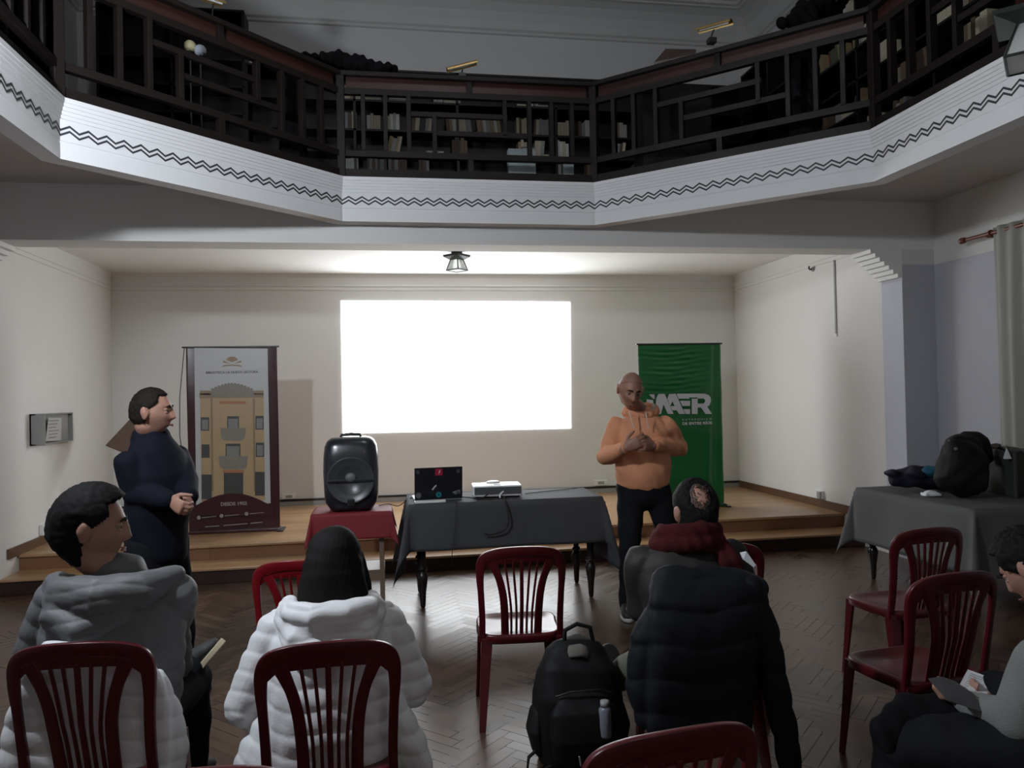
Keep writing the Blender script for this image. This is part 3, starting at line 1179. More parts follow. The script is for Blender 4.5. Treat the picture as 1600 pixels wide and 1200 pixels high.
def gw(u, v):
    a = max(0, min(1, (v - .58) / .2)) * (1 - max(0, min(1, (v - .97) / .03)))
    c = exp(-((u - .42) / .38) ** 2)
    return .0045 * a * c * sin(v * 210 + 3 * sin(u * 5)) + .003 * a * c * sin(v * 150 + u * 9) + .004 * sin(v * 22 + u * 2) + .010 * exp(-((u - .93 + .07 * (1 - v)) / .025) ** 2)


gb = banner_frame(t, gx0, gx1, GY, gz0, gz1, M_green, gw)
MB().span((gx0 - .02, GY - .012, gz1 - .005), (gx1 + .02, GY + .014, gz1 + .012)).build('top_bar', M_bmetal, t, bevel=.003)
MB().span((gx0 - .01, GY - .05, .282), (gx1 + .012, GY + .05, .315)).build('base_box', mat('dark_green_base', (0.01, 0.05, 0.02), .4, .05), t, bevel=.008)
ft = MB()
ft.span((gx1 - .01, GY - .11, .282), (gx1 + .035, GY + .11, .296))
ft.build('foot', M_bmetal, t, bevel=.003)
MB().tube([(gx1 - .02, GY + .03, .30), (gx1 + .016, GY + .05, gz1)], .007, n=8).build('support_pole', M_bmetal, t, True)
M_gw = mat('white_print', (0.55, 0.56, 0.58), 0.35, 0.02)


def G(px, py, dy=-.012):
    return W(px, py, GY + dy)


def cr(x, y):          # coordinates of the lettering measured on the enlarged photograph
    return (1000 + x / 11.43, 600 + y / 11.43)


def letters(polys, dy=-.014):
    s = MB()
    for k, pl_ in enumerate(polys):
        s.poly([G(*cr(x, y), dy - .0002 * k) for x, y in pl_], (0, .0016, 0))
    return s


P_ = []
P_.append([(1040, 170), (1150, 170), (1225, 195), (1262, 245), (1268, 310), (1240, 380), (1200, 405), (1285, 535), (1170, 535), (1090, 420), (1030, 420), (1030, 350), (1130, 350), (1160, 325), (1165, 285), (1140, 260), (1030, 260), (1030, 240), (880, 240), (880, 262), (690, 262), (655, 172)])
P_.append([(925, 262), (1030, 262), (1030, 535), (925, 535)])
P_.append([(715, 300), (895, 300), (895, 392), (755, 392)])
P_.append([(770, 450), (895, 450), (895, 535), (815, 535)])
P_.append([(520, 180), (640, 175), (800, 535), (700, 535), (655, 470), (580, 470), (545, 395), (620, 395), (580, 310), (540, 395), (490, 265)])
P_.append([(330, 180), (440, 175), (600, 535), (500, 535), (420, 365), (375, 535), (270, 535), (290, 255)])
P_.append([(160, 185), (260, 185), (260, 270), (235, 262)])
P_.append([(120, 270), (235, 290), (235, 535), (120, 535)])
letters(P_).build('logo_lettering', M_gw, t)
x_, z_ = G(*cr(1282, 640)).x, G(*cr(1282, 640)).z
text_obj('small_lettering', 'AUTÁRQUICO', .050, (x_, GY - .015, z_), M_gw, t, align='RIGHT', space=1.5, bold=-.0006, fit=.353, hfit=.030)
x_, z_ = G(*cr(1282, 715)).x, G(*cr(1282, 715)).z
text_obj('bold_lettering', 'DE ENTRE RÍOS', .068, (x_, GY - .016, z_), M_gw, t, align='RIGHT', bold=.0022, space=1.05, fit=.350, hfit=.040)

# maroon banner
MY = 8.06
mx0, mx1, mz0, mz1 = -1.93, -1.06, .30, 2.13
M_mar = mat('maroon_vinyl', (0.045, 0.010, 0.012), 0.3, 0.1, 2.0)
t = thing('roll_up_banner', 'maroon banner with a printed photograph of a beige building facade, left of the stage', 'banner', (-1.5, MY, .28))
banner_frame(t, mx0, mx1, MY, mz0, mz1, M_mar, lambda u, v: .004 * sin(v * 7 + u * 4) + .012 * (abs(u - .5) * 2) ** 6 * sin(v * 5))
MB().span((mx0 - .04, MY - .012, mz1 - .006), (mx1 + .025, MY + .014, mz1 + .010)).build('top_bar', M_bmetal, t, bevel=.003)
MB().span((mx0, MY - .05, .282), (mx1 + .01, MY + .05, .312)).build('base_box', M_mar, t, bevel=.008)
MB().span((mx1 - .02, MY - .11, .282), (mx1 + .045, MY + .11, .296)).build('foot', M_bmetal, t, bevel=.003)
MB().tube([(mx0 - .025, MY + .03, mz1), W(281, 620, MY + .03), W(281, 680, MY + .03), (mx0 + .02, MY + .03, .30)], .005, n=8).build('support_pole', M_bmetal, t, True)


def mm(x, y, k=0):     # coordinates measured on the enlarged photograph of the banner
    q = W(260 + x / 3.635, 520 + y / 3.635, MY - .018 - .0012 * k)
    return q


def poly_px(s, pts, k, ci):
    s.cur = ci
    s.poly([mm(x, y, k) for x, y in pts], (0, .001, 0))


pr_m = [mat('print_white', (0.47, 0.47, 0.47), .4, .02), mat('print_beige', (0.42, 0.30, 0.16), .4, .12, 9), mat('print_shadow_beige', (0.26, 0.19, 0.11), .4, .1, 9),
        mat('print_window', (0.055, 0.055, 0.05), .4, .3, 30), mat('print_pane', (0.20, 0.21, 0.19), .4, .1, 20), M_mar, mat('print_gold', (0.26, 0.17, 0.07), .4, .1),
        mat('print_terracotta', (0.38, 0.16, 0.07), .4, .1), mat('print_grey_stone', (0.22, 0.20, 0.16), .4, .15, 20)]
s = MB()
poly_px(s, [(158, 86), (575, 90), (592, 968), (170, 1003)], 0, 0)
pf = s.build('printed_sheet', pr_m[0], t)
s = MB()
poly_px(s, [(190, 330), (552, 330), (560, 950), (200, 960)], 1, 0)
poly_px(s, [(188, 345), (552, 345), (552, 368), (188, 372)], 2, 1)
poly_px(s, [(190, 328), (250, 328), (250, 352), (190, 352)], 2, 1)
poly_px(s, [(495, 328), (552, 328), (552, 350), (495, 350)], 2, 1)
poly_px(s, [(258, 375), (500, 370), (505, 905), (268, 915)], 2, 0)
for a in (250, 490):
    poly_px(s, [(a, 372), (a + 12, 372), (a + 18, 900), (a + 6, 900)], 3, 1)
s2 = s
fac = s2.build('printed_facade', [pr_m[1], pr_m[2]], t)
s = MB()
# scalloped crown of the facade
for k in range(13):
    x = 262 + k * 18.4
    top = 326 - 34 * sin(pi * (k + .5) / 13) - 8
    poly_px(s, [(x - 9, 345), (x - 9, top + 6), (x - 4, top), (x + 4, top), (x + 9, top + 6), (x + 9, 345)], 4, 0)
poly_px(s, [(250, 330), (498, 330), (498, 362), (250, 362)], 3, 0)
s.build('printed_cornice', pr_m[8], t)
s = MB()
wins = [(345, 474, 412, 560), (195, 480, 243, 556), (506, 472, 552, 550), (336, 630, 420, 730), (200, 634, 245, 710), (508, 624, 555, 705), (200, 805, 258, 945), (503, 790, 558, 925), (326, 795, 436, 920)]
for k, (a, b_, c_, d_) in enumerate(wins):
    s = MB()
    poly_px(s, [(a, b_), (c_, b_), (c_, d_), (a, d_)], 4, 0)
    wo = s.build('printed_window', pr_m[3], t)
    if k in (0, 1, 2, 3, 5):
        s = MB()
        poly_px(s, [(a + 6, b_ + 14), (c_ - 6, b_ + 14), (c_ - 6, d_ - 6), (a + 6, d_ - 6)], 5, 0)
        s.build('printed_pane', pr_m[4], wo)
s = MB()
poly_px(s, [(305, 540), (452, 540), (446, 598), (425, 612), (330, 612), (312, 598)], 6, 0)
s.build('printed_balcony', pr_m[8], t)
s = MB()
poly_px(s, [(296, 700), (462, 700), (455, 762), (430, 776), (325, 776), (303, 762)], 6, 0)
s.build('printed_balcony', pr_m[8], t)
s = MB()
poly_px(s, [(300, 388), (452, 388), (452, 405), (300, 405)], 4, 0)
s.build('printed_frieze', pr_m[7], t)
s = MB()
poly_px(s, [(320, 780), (440, 780), (440, 795), (320, 795)], 7, 0)
s.build('printed_frieze', pr_m[7], t)
s = MB()
arc = [(150 + 460 * k / 20, 1003 - (1003 - 905) * sin(pi * (.06 + .88 * k / 20)) ** 1.0 + 6) for k in range(21)]
poly_px(s, arc + [(612, 1040), (150, 1040)], 8, 0)
s.build('printed_arch', pr_m[5], t)
# open-fan emblem above the text
s = MB()
fan = [(373, 168)] + [(373 + 40 * cos(radians(a)), 172 - 37 * sin(radians(a))) for a in range(30, 151, 15)]
poly_px(s, fan, 2, 0)
for sg in (-1, 1):
    poly_px(s, [(373 + sg * 8, 176), (373 + sg * 52, 156), (373 + sg * 52, 168), (373 + sg * 30, 172)], 2, 0)
poly_px(s, [(316, 196), (325, 184), (373, 180), (421, 184), (430, 196), (415, 190), (373, 187), (330, 190)], 2, 0)
s.build('printed_emblem', pr_m[6], t)
q = mm(373, 230, 1)
text_obj('printed_name', 'BIBLIOTECA LA NUEVA LECTURA', .031, tuple(q), mat('print_grey_ink', (0.12, 0.12, 0.12), .5, .05), t, bold=.0008, fit=.50, hfit=.024)
q = mm(383, 980, 9)
M_tx = mat('print_pale_ink', (0.30, 0.27, 0.27), .5, .05)
text_obj('printed_year', 'DESDE 1902', .048, tuple(q), M_tx, t, bold=.0012)
s = MB()
for k, (x, y) in enumerate(((184, 1050), (313, 1040), (455, 1028))):
    s.cur = 0
    pts = [(x + 11 * cos(a * pi / 8), y + 11 * sin(a * pi / 8)) for a in range(16)]
    s.poly([mm(a, b_, 9) for a, b_ in pts], (0, .001, 0))
    s.poly([mm(a, b_, 9) for a, b_ in ((x + 18, y - 2), (x + 100, y - 9), (x + 100, y - 6), (x + 18, y + 2))], (0, .001, 0))
s.poly([mm(a, b_, 9) for a, b_ in ((220, 1100), (300, 1094), (300, 1099), (220, 1105))], (0, .001, 0))
s.poly([mm(a, b_, 9) for a, b_ in ((325, 1092), (460, 1081), (460, 1086), (325, 1097))], (0, .001, 0))
s.poly([mm(a, b_, 9) for a, b_ in ((478, 1080), (545, 1073), (545, 1078), (478, 1085))], (0, .001, 0))
s.build('printed_contacts', M_tx, t)


# ================================================================== TABLES
def turned_leg(x, y, ztop, m, parent, k=1.0):
    """dark turned leg: square block above, baluster turning, slim foot"""
    b = MB()
    b.span((x - .035 * k, y - .035 * k, ztop - .26), (x + .035 * k, y + .035 * k, ztop))
    pr_ = [(.014, 0), (.020, .02), (.026, .12), (.038, .20), (.041, .235), (.030, .262), (.022, .272), (.034, .285), (.036, .295), (.022, .31), (.026, .34), (.031, ztop - .26)]
    b.lathe([(r * k, h) for r, h in pr_], (x, y, 0), 16)
    return b.build('leg', m, parent, True, bevel=.003)


def cloth_mesh(x0, x1, y0, y1, zt, ox0, ox1, oy0, oy1, seed=0, sag=.012):
    """square-cut cloth over a table top: sides hang by o.., the corners fall in points"""
    rnd = random.Random(seed)
    ph = [rnd.uniform(0, 6) for _ in range(8)]
    zt += .004
    nx, ny = 30, 20
    oh = 14
    us = [-ox0 + ox0 * i / oh for i in range(oh)] + [(x1 - x0) * i / nx for i in range(nx + 1)] + [(x1 - x0) + ox1 * (i + 1) / oh for i in range(oh)]
    vs2 = [-oy0 + oy0 * i / oh for i in range(oh)] + [(y1 - y0) * i / ny for i in range(ny + 1)] + [(y1 - y0) + oy1 * (i + 1) / oh for i in range(oh)]

    def f(u, v):
        du = -u if u < 0 else max(0, u - (x1 - x0))
        dv = -v if v < 0 else max(0, v - (y1 - y0))
        sx = -1 if u < 0 else 1
        sy = -1 if v < 0 else 1
        cx, cy = min(max(u, 0), x1 - x0) + x0, min(max(v, 0), y1 - y0) + y0
        if du == 0 and dv == 0:
            return Vector((cx, cy, zt + .0008 * sin(u * 17 + ph[0]) * sin(v * 13 + ph[1])))
        s_ = hypot(du, dv)
        if du > 0 and dv > 0:
            a = atan2(dv, du)
            k = .06 + .22 * sin(2 * a) ** 2
            dx, dy = cos(a), sin(a)
        else:
            k = .06 + .02 * sin((u + v) * 7 + ph[2])
            dx, dy = (1, 0) if du > 0 else (0, 1)
        rd = min(s_, .02)
        w_ = sag * sin((u * 5.5 if dv > 0 else v * 5.5) + ph[3]) * min(1, s_ / .25) + .5 * sag * sin((u * 13 if dv > 0 else v * 13) + ph[4]) * min(1, s_ / .25)
        out = k * s_ + .012 + (w_ if not (du > 0 and dv > 0) else w_ * .3)
        out = max(out, .008)
        return Vector((cx + sx * dx * out, cy + sy * dy * out, zt - s_ * sqrt(1 - k * k) + (.006 if s_ < .02 else 0)))
    A, Bn = len(us), len(vs2)
    V = [f(u, v) for u in us for v in vs2]
    F = [(i * Bn + j, (i + 1) * Bn + j, (i + 1) * Bn + j + 1, i * Bn + j + 1) for i in range(A - 1) for j in range(Bn - 1)]
    return MB().add(V, F)


M_tleg = mat('black_lacquered_wood', (0.012, 0.009, 0.008), 0.25, 0.2)
M_charc = mat('charcoal_cloth', (0.045, 0.047, 0.052), 0.8, 0.12, 3, 0.12, 300)
M_gcloth = mat('grey_cloth', (0.072, 0.072, 0.070), 0.8, 0.12, 3, 0.12, 300)
M_rcloth = mat('red_cloth', (0.19, 0.010, 0.018), 0.7, 0.1, 3, 0.12, 300)

# projector table
TX0, TX1, TY0, TY1, TZ = .17, 1.66, 5.80, 6.40, .785
t = thing('dining_table', 'long dark table with turned legs under the charcoal cloth', 'table', (.92, 6.1, 0))
MB().span((TX0, TY0, TZ - .028), (TX1, TY1, TZ)).build('tabletop', M_tleg, t, bevel=.005)
MB().span((TX0 + .06, TY0 + .06, TZ - .13), (TX1 - .06, TY1 - .06, TZ - .028)).build('apron', M_tleg, t)
for x, y in ((TX0 + .09, TY0 + .07), (TX1 - .09, TY0 + .07), (TX0 + .09, TY1 - .07), (TX1 - .09, TY1 - .07)):
    turned_leg(x, y, TZ - .028, M_tleg, t)
o = cloth_mesh(TX0, TX1, TY0, TY1, TZ, .50, .52, .345, .38, 2).build('tablecloth', M_charc, None, True, origin=(.92, 6.1, TZ), solid=.002)
tag(o, 'charcoal cloth with pointed corners on the long table in the middle', 'tablecloth')

# table on the right with coats and bags
RX0, RX1, RY0, RY1, RZ = 3.92, 4.72, 4.63, 5.95, .745
t = thing('dining_table', 'dark table with turned legs under the grey cloth, along the right wall', 'table', (4.3, 5.3, 0))
MB().span((RX0, RY0, RZ - .028), (RX1, RY1, RZ)).build('tabletop', M_tleg, t, bevel=.005)
MB().span((RX0 + .06, RY0 + .06, RZ - .12), (RX1 - .06, RY1 - .06, RZ - .028)).build('apron', M_tleg, t)
for x, y in ((RX0 + .07, RY0 + .08), (RX1 - .08, RY0 + .08), (RX0 + .07, RY1 - .10), (RX1 - .08, RY1 - .10)):
    turned_leg(x, y, RZ - .028, M_tleg, t)
o = cloth_mesh(RX0, RX1, RY0, RY1, RZ, .44, .20, .46, .40, 5, .016).build('tablecloth', M_gcloth, None, True, origin=(4.3, 5.3, RZ), solid=.002)
tag(o, 'grey cloth hanging over the table by the right wall', 'tablecloth')

# small table with the loudspeaker
SX0, SX1, SY0, SY1, SZ = -.555, .03, 6.02, 6.42, .715
t = thing('side_table', 'small pale wooden table under the red cloth', 'table', (-.26, 6.2, 0))
M_pale = mat('pale_wood', (0.17, 0.12, 0.085), .5, .2, 5)
MB().span((SX0, SY0, SZ - .022), (SX1, SY1, SZ)).build('tabletop', M_pale, t, bevel=.003)
for x, y in ((SX0 + .05, SY0 + .04), (SX1 - .07, SY0 + .04), (SX0 + .05, SY1 - .04), (SX1 - .07, SY1 - .04)):
    MB().bar((x, y, 0), (x, y, SZ - .022), .036, .036, up=(1, 0, 0)).build('leg', M_pale, t, bevel=.003)
MB().span((SX0 + .04, SY0 + .02, .19), (SX1 - .05, SY1 - .02, .27)).build('lower_shelf', M_pale, t, bevel=.003)
o = cloth_mesh(SX0, SX1, SY0, SY1, SZ, .17, .17, .20, .15, 8, .006).build('tablecloth', M_rcloth, None, True, origin=(-.26, 6.2, SZ), solid=.002)
tag(o, 'short red cloth on the small table under the loudspeaker', 'tablecloth')

# ---------------------------------------------------------------- loudspeaker
t = thing('loudspeaker', 'black portable loudspeaker with one big round cone on the red cloth', 'loudspeaker', (-.265, 6.18, .722), 0.0, local=True)


def sq_loft(levels, n=40, e=.45):
    """levels: (z, half width, half depth, y shift); superellipse outline"""
    vs_, fs_ = [], []
    for z, a, b_, ys in levels:
        for k in range(n):
            th = 2 * pi * k / n
            c_, s_ = cos(th), sin(th)
            vs_.append((a * math.copysign(abs(c_) ** e, c_), ys + b_ * math.copysign(abs(s_) ** e, s_), z))
    m_ = len(levels)
    for i in range(m_ - 1):
        for k in range(n):
            p_, q_ = i * n + k, i * n + (k + 1) % n
            fs_.append((p_, q_, q_ + n, p_ + n))
    fs_.append(tuple(reversed(range(n))))
    fs_.append(tuple(range((m_ - 1) * n, m_ * n)))
    return vs_, fs_


V, F = sq_loft([(0, .150, .10, 0), (.015, .165, .13, 0), (.03, .172, .14, 0), (.07, .198, .150, 0), (.12, .206, .155, 0), (.30, .212, .158, 0), (.42, .209, .155, 0.005), (.50, .200, .148, .01), (.54, .182, .135, .012), (.562, .155, .11, .012), (.57, .12, .08, .012)])
sp = MB().add(V, F)
sp.build('cabinet', mat('loudspeaker_shell', (0.012, 0.014, 0.020), 0.28, 0.1, coat=.2), t, True)
R90 = Matrix.Rotation(pi / 2, 3, 'X')
cn = MB()
cn.lathe([(.178, .0), (.180, .012), (.170, .016), (.160, .008), (.10, -.004 + .002), (.055, -.004 + .002)], (0, -.158, .245), 40, R90)
cn.build('cone', mat('dark_grey_cone', (0.045, 0.048, 0.052), .33, .1), t, True)
MB().ball((0, -.168, .265), (.042, .022, .038)).build('dust_cap', mat('grey_dome', (0.12, 0.13, 0.13), .25, .05), t, True)
MB().box((0, -.176, .243), (.35, .012, .018)).build('cross_bar', M_bplastic, t, bevel=.003)
MB().box((0, -.172, .075), (.055, .02, .06)).build('port_block', M_bplastic, t, bevel=.01, seg=3)
MB().tube([(-.08, 0, .56), (-.07, 0, .585), (0, 0, .592), (.07, 0, .585), (.08, 0, .56)], .012).build('handle', M_bplastic, t, True)

# ---------------------------------------------------------------- laptop
lp = W(683, 778, 5.98)
t = thing('laptop', 'open black laptop with round and square stickers on its lid, turned away', 'laptop', (lp.x + .01, 5.98, TZ + .006), radians(3), local=True)
w2 = .185
MB().box((0, .115, .009), (2 * w2, .25, .015)).build('keyboard_base', mat('silver_laptop', (0.35, 0.36, 0.38), .35, .05), t, bevel=.004)
ld = Matrix.Rotation(radians(-10), 3, 'X')
lid = MB()
lid.box((0, -.018 - .012, .135), (2 * w2, .007, .25), Matrix.Rotation(radians(-8), 3, 'X').inverted())
lid_o = lid.build('lid', mat('black_lid', (0.010, 0.011, 0.016), .3, .05), t, bevel=.006, seg=3)
MB().box((0, -.018 - .007, .135), (2 * w2 - .02, .003, .235), Matrix.Rotation(radians(-8), 3, 'X').inverted()).build('screen', mat('laptop_screen', (0.03, 0.04, 0.06), .2, .02, emit=(0.5, 0.6, 0.8), estr=.8), t)


def on_lid(x, z, dy=-.0042):
    q = Matrix.Rotation(radians(8), 3, 'X') @ Vector((x, dy, z - .135))
    return Vector((0, -.03, .135)) + q


def sticker(pts, m, name='sticker', d=-.0045):
    return MB().poly([on_lid(x, z, d) for x, z in pts], (0, -.0006, 0)).build(name, m, t)


circ = lambda cx, cz, r, n=18: [(cx + r * cos(2 * pi * k / n), cz + r * sin(2 * pi * k / n)) for k in range(n)]
sticker([(-.028, .195), (.030, .197), (.030, .250), (-.026, .250)], mat('crimson_sticker', (0.32, 0.012, 0.045), .4, .05))
sticker([(-.002, .205), (.010, .222), (.014, .242), (.004, .235), (.002, .222)], M_gw, d=-.0055)
sticker([(-.055, .088), (-.045, .083), (-.015, .118), (-.020, .124), (-.035, .112)], M_gw)
sticker(circ(.0, .045, .022), mat('teal_sticker', (0.02, 0.20, 0.24), .4, .05))
sticker(circ(.0, .045, .010), mat('dark_teal_sticker', (0.01, 0.07, 0.09), .4, .05), d=-.0055)
sticker(circ(.152, .225, .015), mat('slate_sticker', (0.06, 0.07, 0.09), .4, .05))
sticker(circ(-.16, .228, .015), mat('slate_sticker', (0.06, 0.07, 0.09), .4, .05))
sticker([(.105, .062), (.165, .078), (.168, .05), (.13, .04)], mat('pale_sticker', (0.20, 0.20, 0.21), .4, .05))
sticker(circ(.148, .055, .012), mat('slate_sticker', (0.06, 0.07, 0.09), .4, .05), d=-.0055)
sticker(circ(-.155, .045, .022), mat('grey_sticker', (0.13, 0.13, 0.14), .4, .05))

# white folded sheet in front of the laptop
q = W(672, 783, 5.84)
o = MB().box((q.x, 5.85, TZ + .016), (.235, .05, .018), (0, 0, radians(2))).build('cable_box', M_wplastic, None, bevel=.005, origin=(q.x, 5.85, TZ + .007))
tag(o, 'flat white strip of plastic lying in front of the laptop', 'power strip')

# ---------------------------------------------------------------- projector
q = W(778, 770, 6.0)
t = thing('projector', 'white projector with dark grey back panel on the charcoal cloth', 'projector', (q.x, 6.08, TZ + .006), radians(-3), local=True)
MB().box((0, 0, .055), (.385, .26, .085)).build('casing', mat('projector_white', (0.80, 0.80, 0.80), .35, .02), t, bevel=.012, seg=3)
MB().box((.0, -.1315, .058), (.365, .004, .058)).build('back_panel', mat('projector_dark_panel', (0.07, 0.072, 0.075), .5, .2, 30), t, bevel=.001)
MB().lathe([(.03, 0), (.03, .003), (.02, .005)], (.0, -.06, .0975), 20).build('button', M_gplastic, t, True)
MB().lathe([(.058, 0), (.055, .012), (.04, .018)], (-.02, .07, .095), 20).build('lens_hump', mat('projector_white', (0.8, 0.8, 0.8), .35, .02), t, True)
MB().lathe([(.045, 0), (.045, .02), (.035, .022)], (-.02, .128, .055), 20, Matrix.Rotation(-pi / 2, 3, 'X')).build('lens', M_bplastic, t, True)
MB().tube([(.04, -.134, .05), (.02, -.14, .035), (.012, -.15, .02), (.012, -.165, .012)], .007).build('white_plug', M_wplastic, t, True)
for sx in (-1, 1):
    for sy in (-1, 1):
        MB().lathe([(.012, 0), (.012, .016)], (sx * .16, sy * .1, 0), 12).build('foot', M_rubber, t)

# cables
def cable(name, label, pts, r, m, sub=6):
    P = [Vector(p) for p in pts]
    out = []
    for i in range(len(P) - 1):
        p0, p1, p2, p3 = P[max(i - 1, 0)], P[i], P[i + 1], P[min(i + 2, len(P) - 1)]
        for k in range(sub):
            t_ = k / sub
            out.append(.5 * ((2 * p1) + (p2 - p0) * t_ + (2 * p0 - 5 * p1 + 4 * p2 - p3) * t_ ** 2 + (3 * p1 - p0 - 3 * p2 + p3) * t_ ** 3))
    out.append(P[-1])
    o = MB().tube(out, r, n=8).build(name, m, None, True, origin=P[0])
    tag(o, label, 'cable')
    return o


zc = TZ + .012
cable('power_cable', 'thick black cable looping down the front of the charcoal cloth below the projector',
      [(W(787, 776, 5.93).x, 5.93, zc + .01), (W(789, 783, 5.83).x, 5.83, zc), (W(791, 790, 5.765).x, 5.765, TZ - .02), W(795, 812, 5.745), W(788, 828, 5.74), W(768, 835, 5.735), W(758, 832 + 2, 5.73)], .006, M_rubber)
cable('video_cable', 'thin black cable between the laptop and the projector', [(W(716, 772, 6.0).x, 6.0, zc + .008), (W(733, 772, 6.0).x, 6.02, zc), (W(750, 777, 5.92).x, 5.92, zc), (W(763, 776, 5.93).x, 5.93, zc + .03)], .004, M_rubber)
cable('thin_cord', 'thin black cord hanging from the laptop over the front of the charcoal cloth', [(W(712, 783, 5.86).x, 5.86, zc), (W(712, 786, 5.80).x, 5.79, zc), W(712, 800, 5.755), W(711, 830, 5.735), W(707, 858, 5.725), W(706, 880, 5.72)], .0025, M_rubber)
cable('short_cable', 'short black cable curled on the table before the projector', [(W(745, 779, 5.87).x, 5.87, zc), (W(757, 778, 5.86).x, 5.88, zc), (W(770, 781, 5.84).x, 5.84, zc), (W(772, 776, 5.9).x, 5.9, zc)], .003, M_rubber)
cable('long_wire', 'thin black wire running to the right across the charcoal cloth', [(W(822, 768, 6.05).x, 6.1, zc), (1.2, 6.15, zc), (1.45, 6.25, zc), (1.64, 6.36, zc)], .003, M_rubber)
cable('audio_cable', 'thin dark cable sagging between the loudspeaker and the covered table', [(-.06, 6.3, SZ + .012), (0.02, 6.35, SZ + .012), (.09, 6.3, SZ - .0), (.14, 6.2, TZ - .03), (.20, 6.15, TZ + .012), (.26, 6.15, TZ + .012)], .0035, M_rubber)

# ================================================================== THINGS ON THE RIGHT TABLE
zt = RZ + .008
M_navy = mat('navy_nylon', (0.007, 0.008, 0.020), .7, .25, 6, spec=.3)
M_blackn = mat('black_nylon', (0.0032, 0.0032, 0.004), .7, .2, 8, spec=.25)
wr = lambda f, a: (lambda co: a * (np.sin(co[:, 0] * f + 2 * np.sin(co[:, 2] * f * .6)) * np.sin(co[:, 1] * f * .8 + co[:, 2] * f * .5)))
b = MB()
p1, p2 = W(1402, 748, 5.66), W(1478, 748, 5.50)
b.tube([p1 + Vector((0, 0, -.0)), (p1 * .6 + p2 * .4) + Vector((0, 0, .015)), p2 + Vector((.02, 0, -.01))], [(.07, .07), (.11, .095), (.11, .09)], xdir=(0, 1, 0))
b.ball(W(1440, 740, 5.55), (.13, .09, .06))
b.ball(W(1394, 740, 5.65), (.06, .07, .03))
bx = b.skin('folded_jacket', M_navy, None, .01, 3, wr(34, .010), origin=(p1.x, 5.4, zt))
tag(bx, 'dark navy jacket rolled up on the left end of the grey-clothed table', 'jacket')
zmin = min((bx.matrix_world @ v.co).z for v in bx.data.vertices)
bx.location.z += zt - zmin
b = MB()
pt = W(1452, 735, 5.50)
b.ball((pt.x, pt.y, pt.z - .01), (.075, .06, .045))
hat = b.skin('teal_cloth', mat('teal_nylon', (0.006, 0.10, 0.16), .6, .2, 9), None, .008, 2, wr(60, .006), origin=(pt.x, pt.y, pt.z))
tag(hat, 'bright teal cloth lying on top of the navy jacket', 'cloth')
b = MB()
q = W(1500, 745, 5.15)
b.tube([(q.x, 5.15, zt + .06), (q.x + .05, 5.17, zt + .2), (q.x + .06, 5.2, zt + .3)], [(.18, .13), (.17, .12), (.13, .10)], xdir=(1, 0, 0), sq=.65)
b.ball((q.x + .16, 5.25, zt + .12), (.14, .12, .13))
b.ball((q.x + .02, 5.16, zt + .28), (.13, .10, .09))
b.tube([(q.x + .06, 5.2, zt + .31), (q.x + .16, 5.25, zt + .345), (q.x + .28, 5.28, zt + .32), (q.x + .34, 5.28, zt + .2)], [.07, .08, .08, .06])
bp_ = b.skin('backpack', M_blackn, None, .01, 3, wr(30, .009), origin=(q.x, 5.15, zt))
zmin = min((bp_.matrix_world @ v.co).z for v in bp_.data.vertices)
bp_.location.z += zt - zmin
tag(bp_, 'bulky black backpack standing on the grey-clothed table', 'backpack')
for k, (px, py, r) in enumerate(((1483, 704, .008), (1494, 717, .012))):
    bu = MB().ball(W(px, py, 5.035), (r * 1.3, .006, r)).build('buckle', mat('grey_buckle', (0.22, 0.21, 0.17), .4, .1), None, True)
    bu.parent = bp_
    bu.matrix_parent_inverse = bp_.matrix_world.inverted()
    WORLDS[bu.name] = Matrix.Identity(4)
bpy.context.view_layer.update()
# dark green crate bag
t = thing('storage_box', 'dark green fabric box with torn top edge beside the black backpack', 'box', (4.62, 4.93, zt), 0)
a_, b_, c_ = WZ(1538, 766, zt), WZ(1588, 779, zt), WZ(1640, 755, zt)
h = .35
e1 = (b_ - a_)
e2 = Vector((-e1.y, e1.x, 0)) * -1.0
e2 = Vector((.25, .15, 0))
s = MB()
th = .012
n1 = e1.normalized(); n2 = e2.normalized()


def panel(p, q, jag, nm):
    pts = [p, q]
    m_ = 12
    top = [p.lerp(q, 1 - k / m_) + Vector((0, 0, h - (jag * abs(sin(k * 2.3)) + (.03 if k in (3, 4) else 0)))) for k in range(m_ + 1)]
    nn = (q - p).normalized().cross(Vector((0, 0, 1)))
    return MB().poly(pts + top, nn * -th).build(nm, M_box, t)


M_box = mat('dark_green_fabric', (0.028, 0.034, 0.026), .8, .15, 20)
panel(a_, b_, .012, 'front_panel')
panel(b_, b_ + e2, .012, 'side_panel')
panel(a_ + e2, a_, .006, 'side_panel')
panel(b_ + e2, a_ + e2, .006, 'rear_panel')
MB().poly([a_, b_, b_ + e2, a_ + e2], (0, 0, .006)).build('bottom', M_box, t)
fl = MB().poly([a_ + Vector((0, 0, h)), a_ + e2 + Vector((0, 0, h + .005)), a_ + e2 + Vector((.08, .02, h - .01)), a_ + Vector((.12, 0, h - .02))], (0, 0, .004)).build('flap', mat('brown_lining', (0.07, 0.045, 0.03), .8, .1), t)
s = MB()
pk = b_ + Vector((-.03, .03, h - .06))
s.add([pk + Vector((-.03, 0, 0)), pk + Vector((.03, .0, 0)), pk + Vector((0, .05, 0)), pk + Vector((0, .015, .085))], [(0, 1, 3), (1, 2, 3), (2, 0, 3), (0, 2, 1)])
o = s.build('paper_scrap', M_paper, None, origin=pk)
tag(o, 'crumpled white paper sticking out of the dark green box', 'paper')
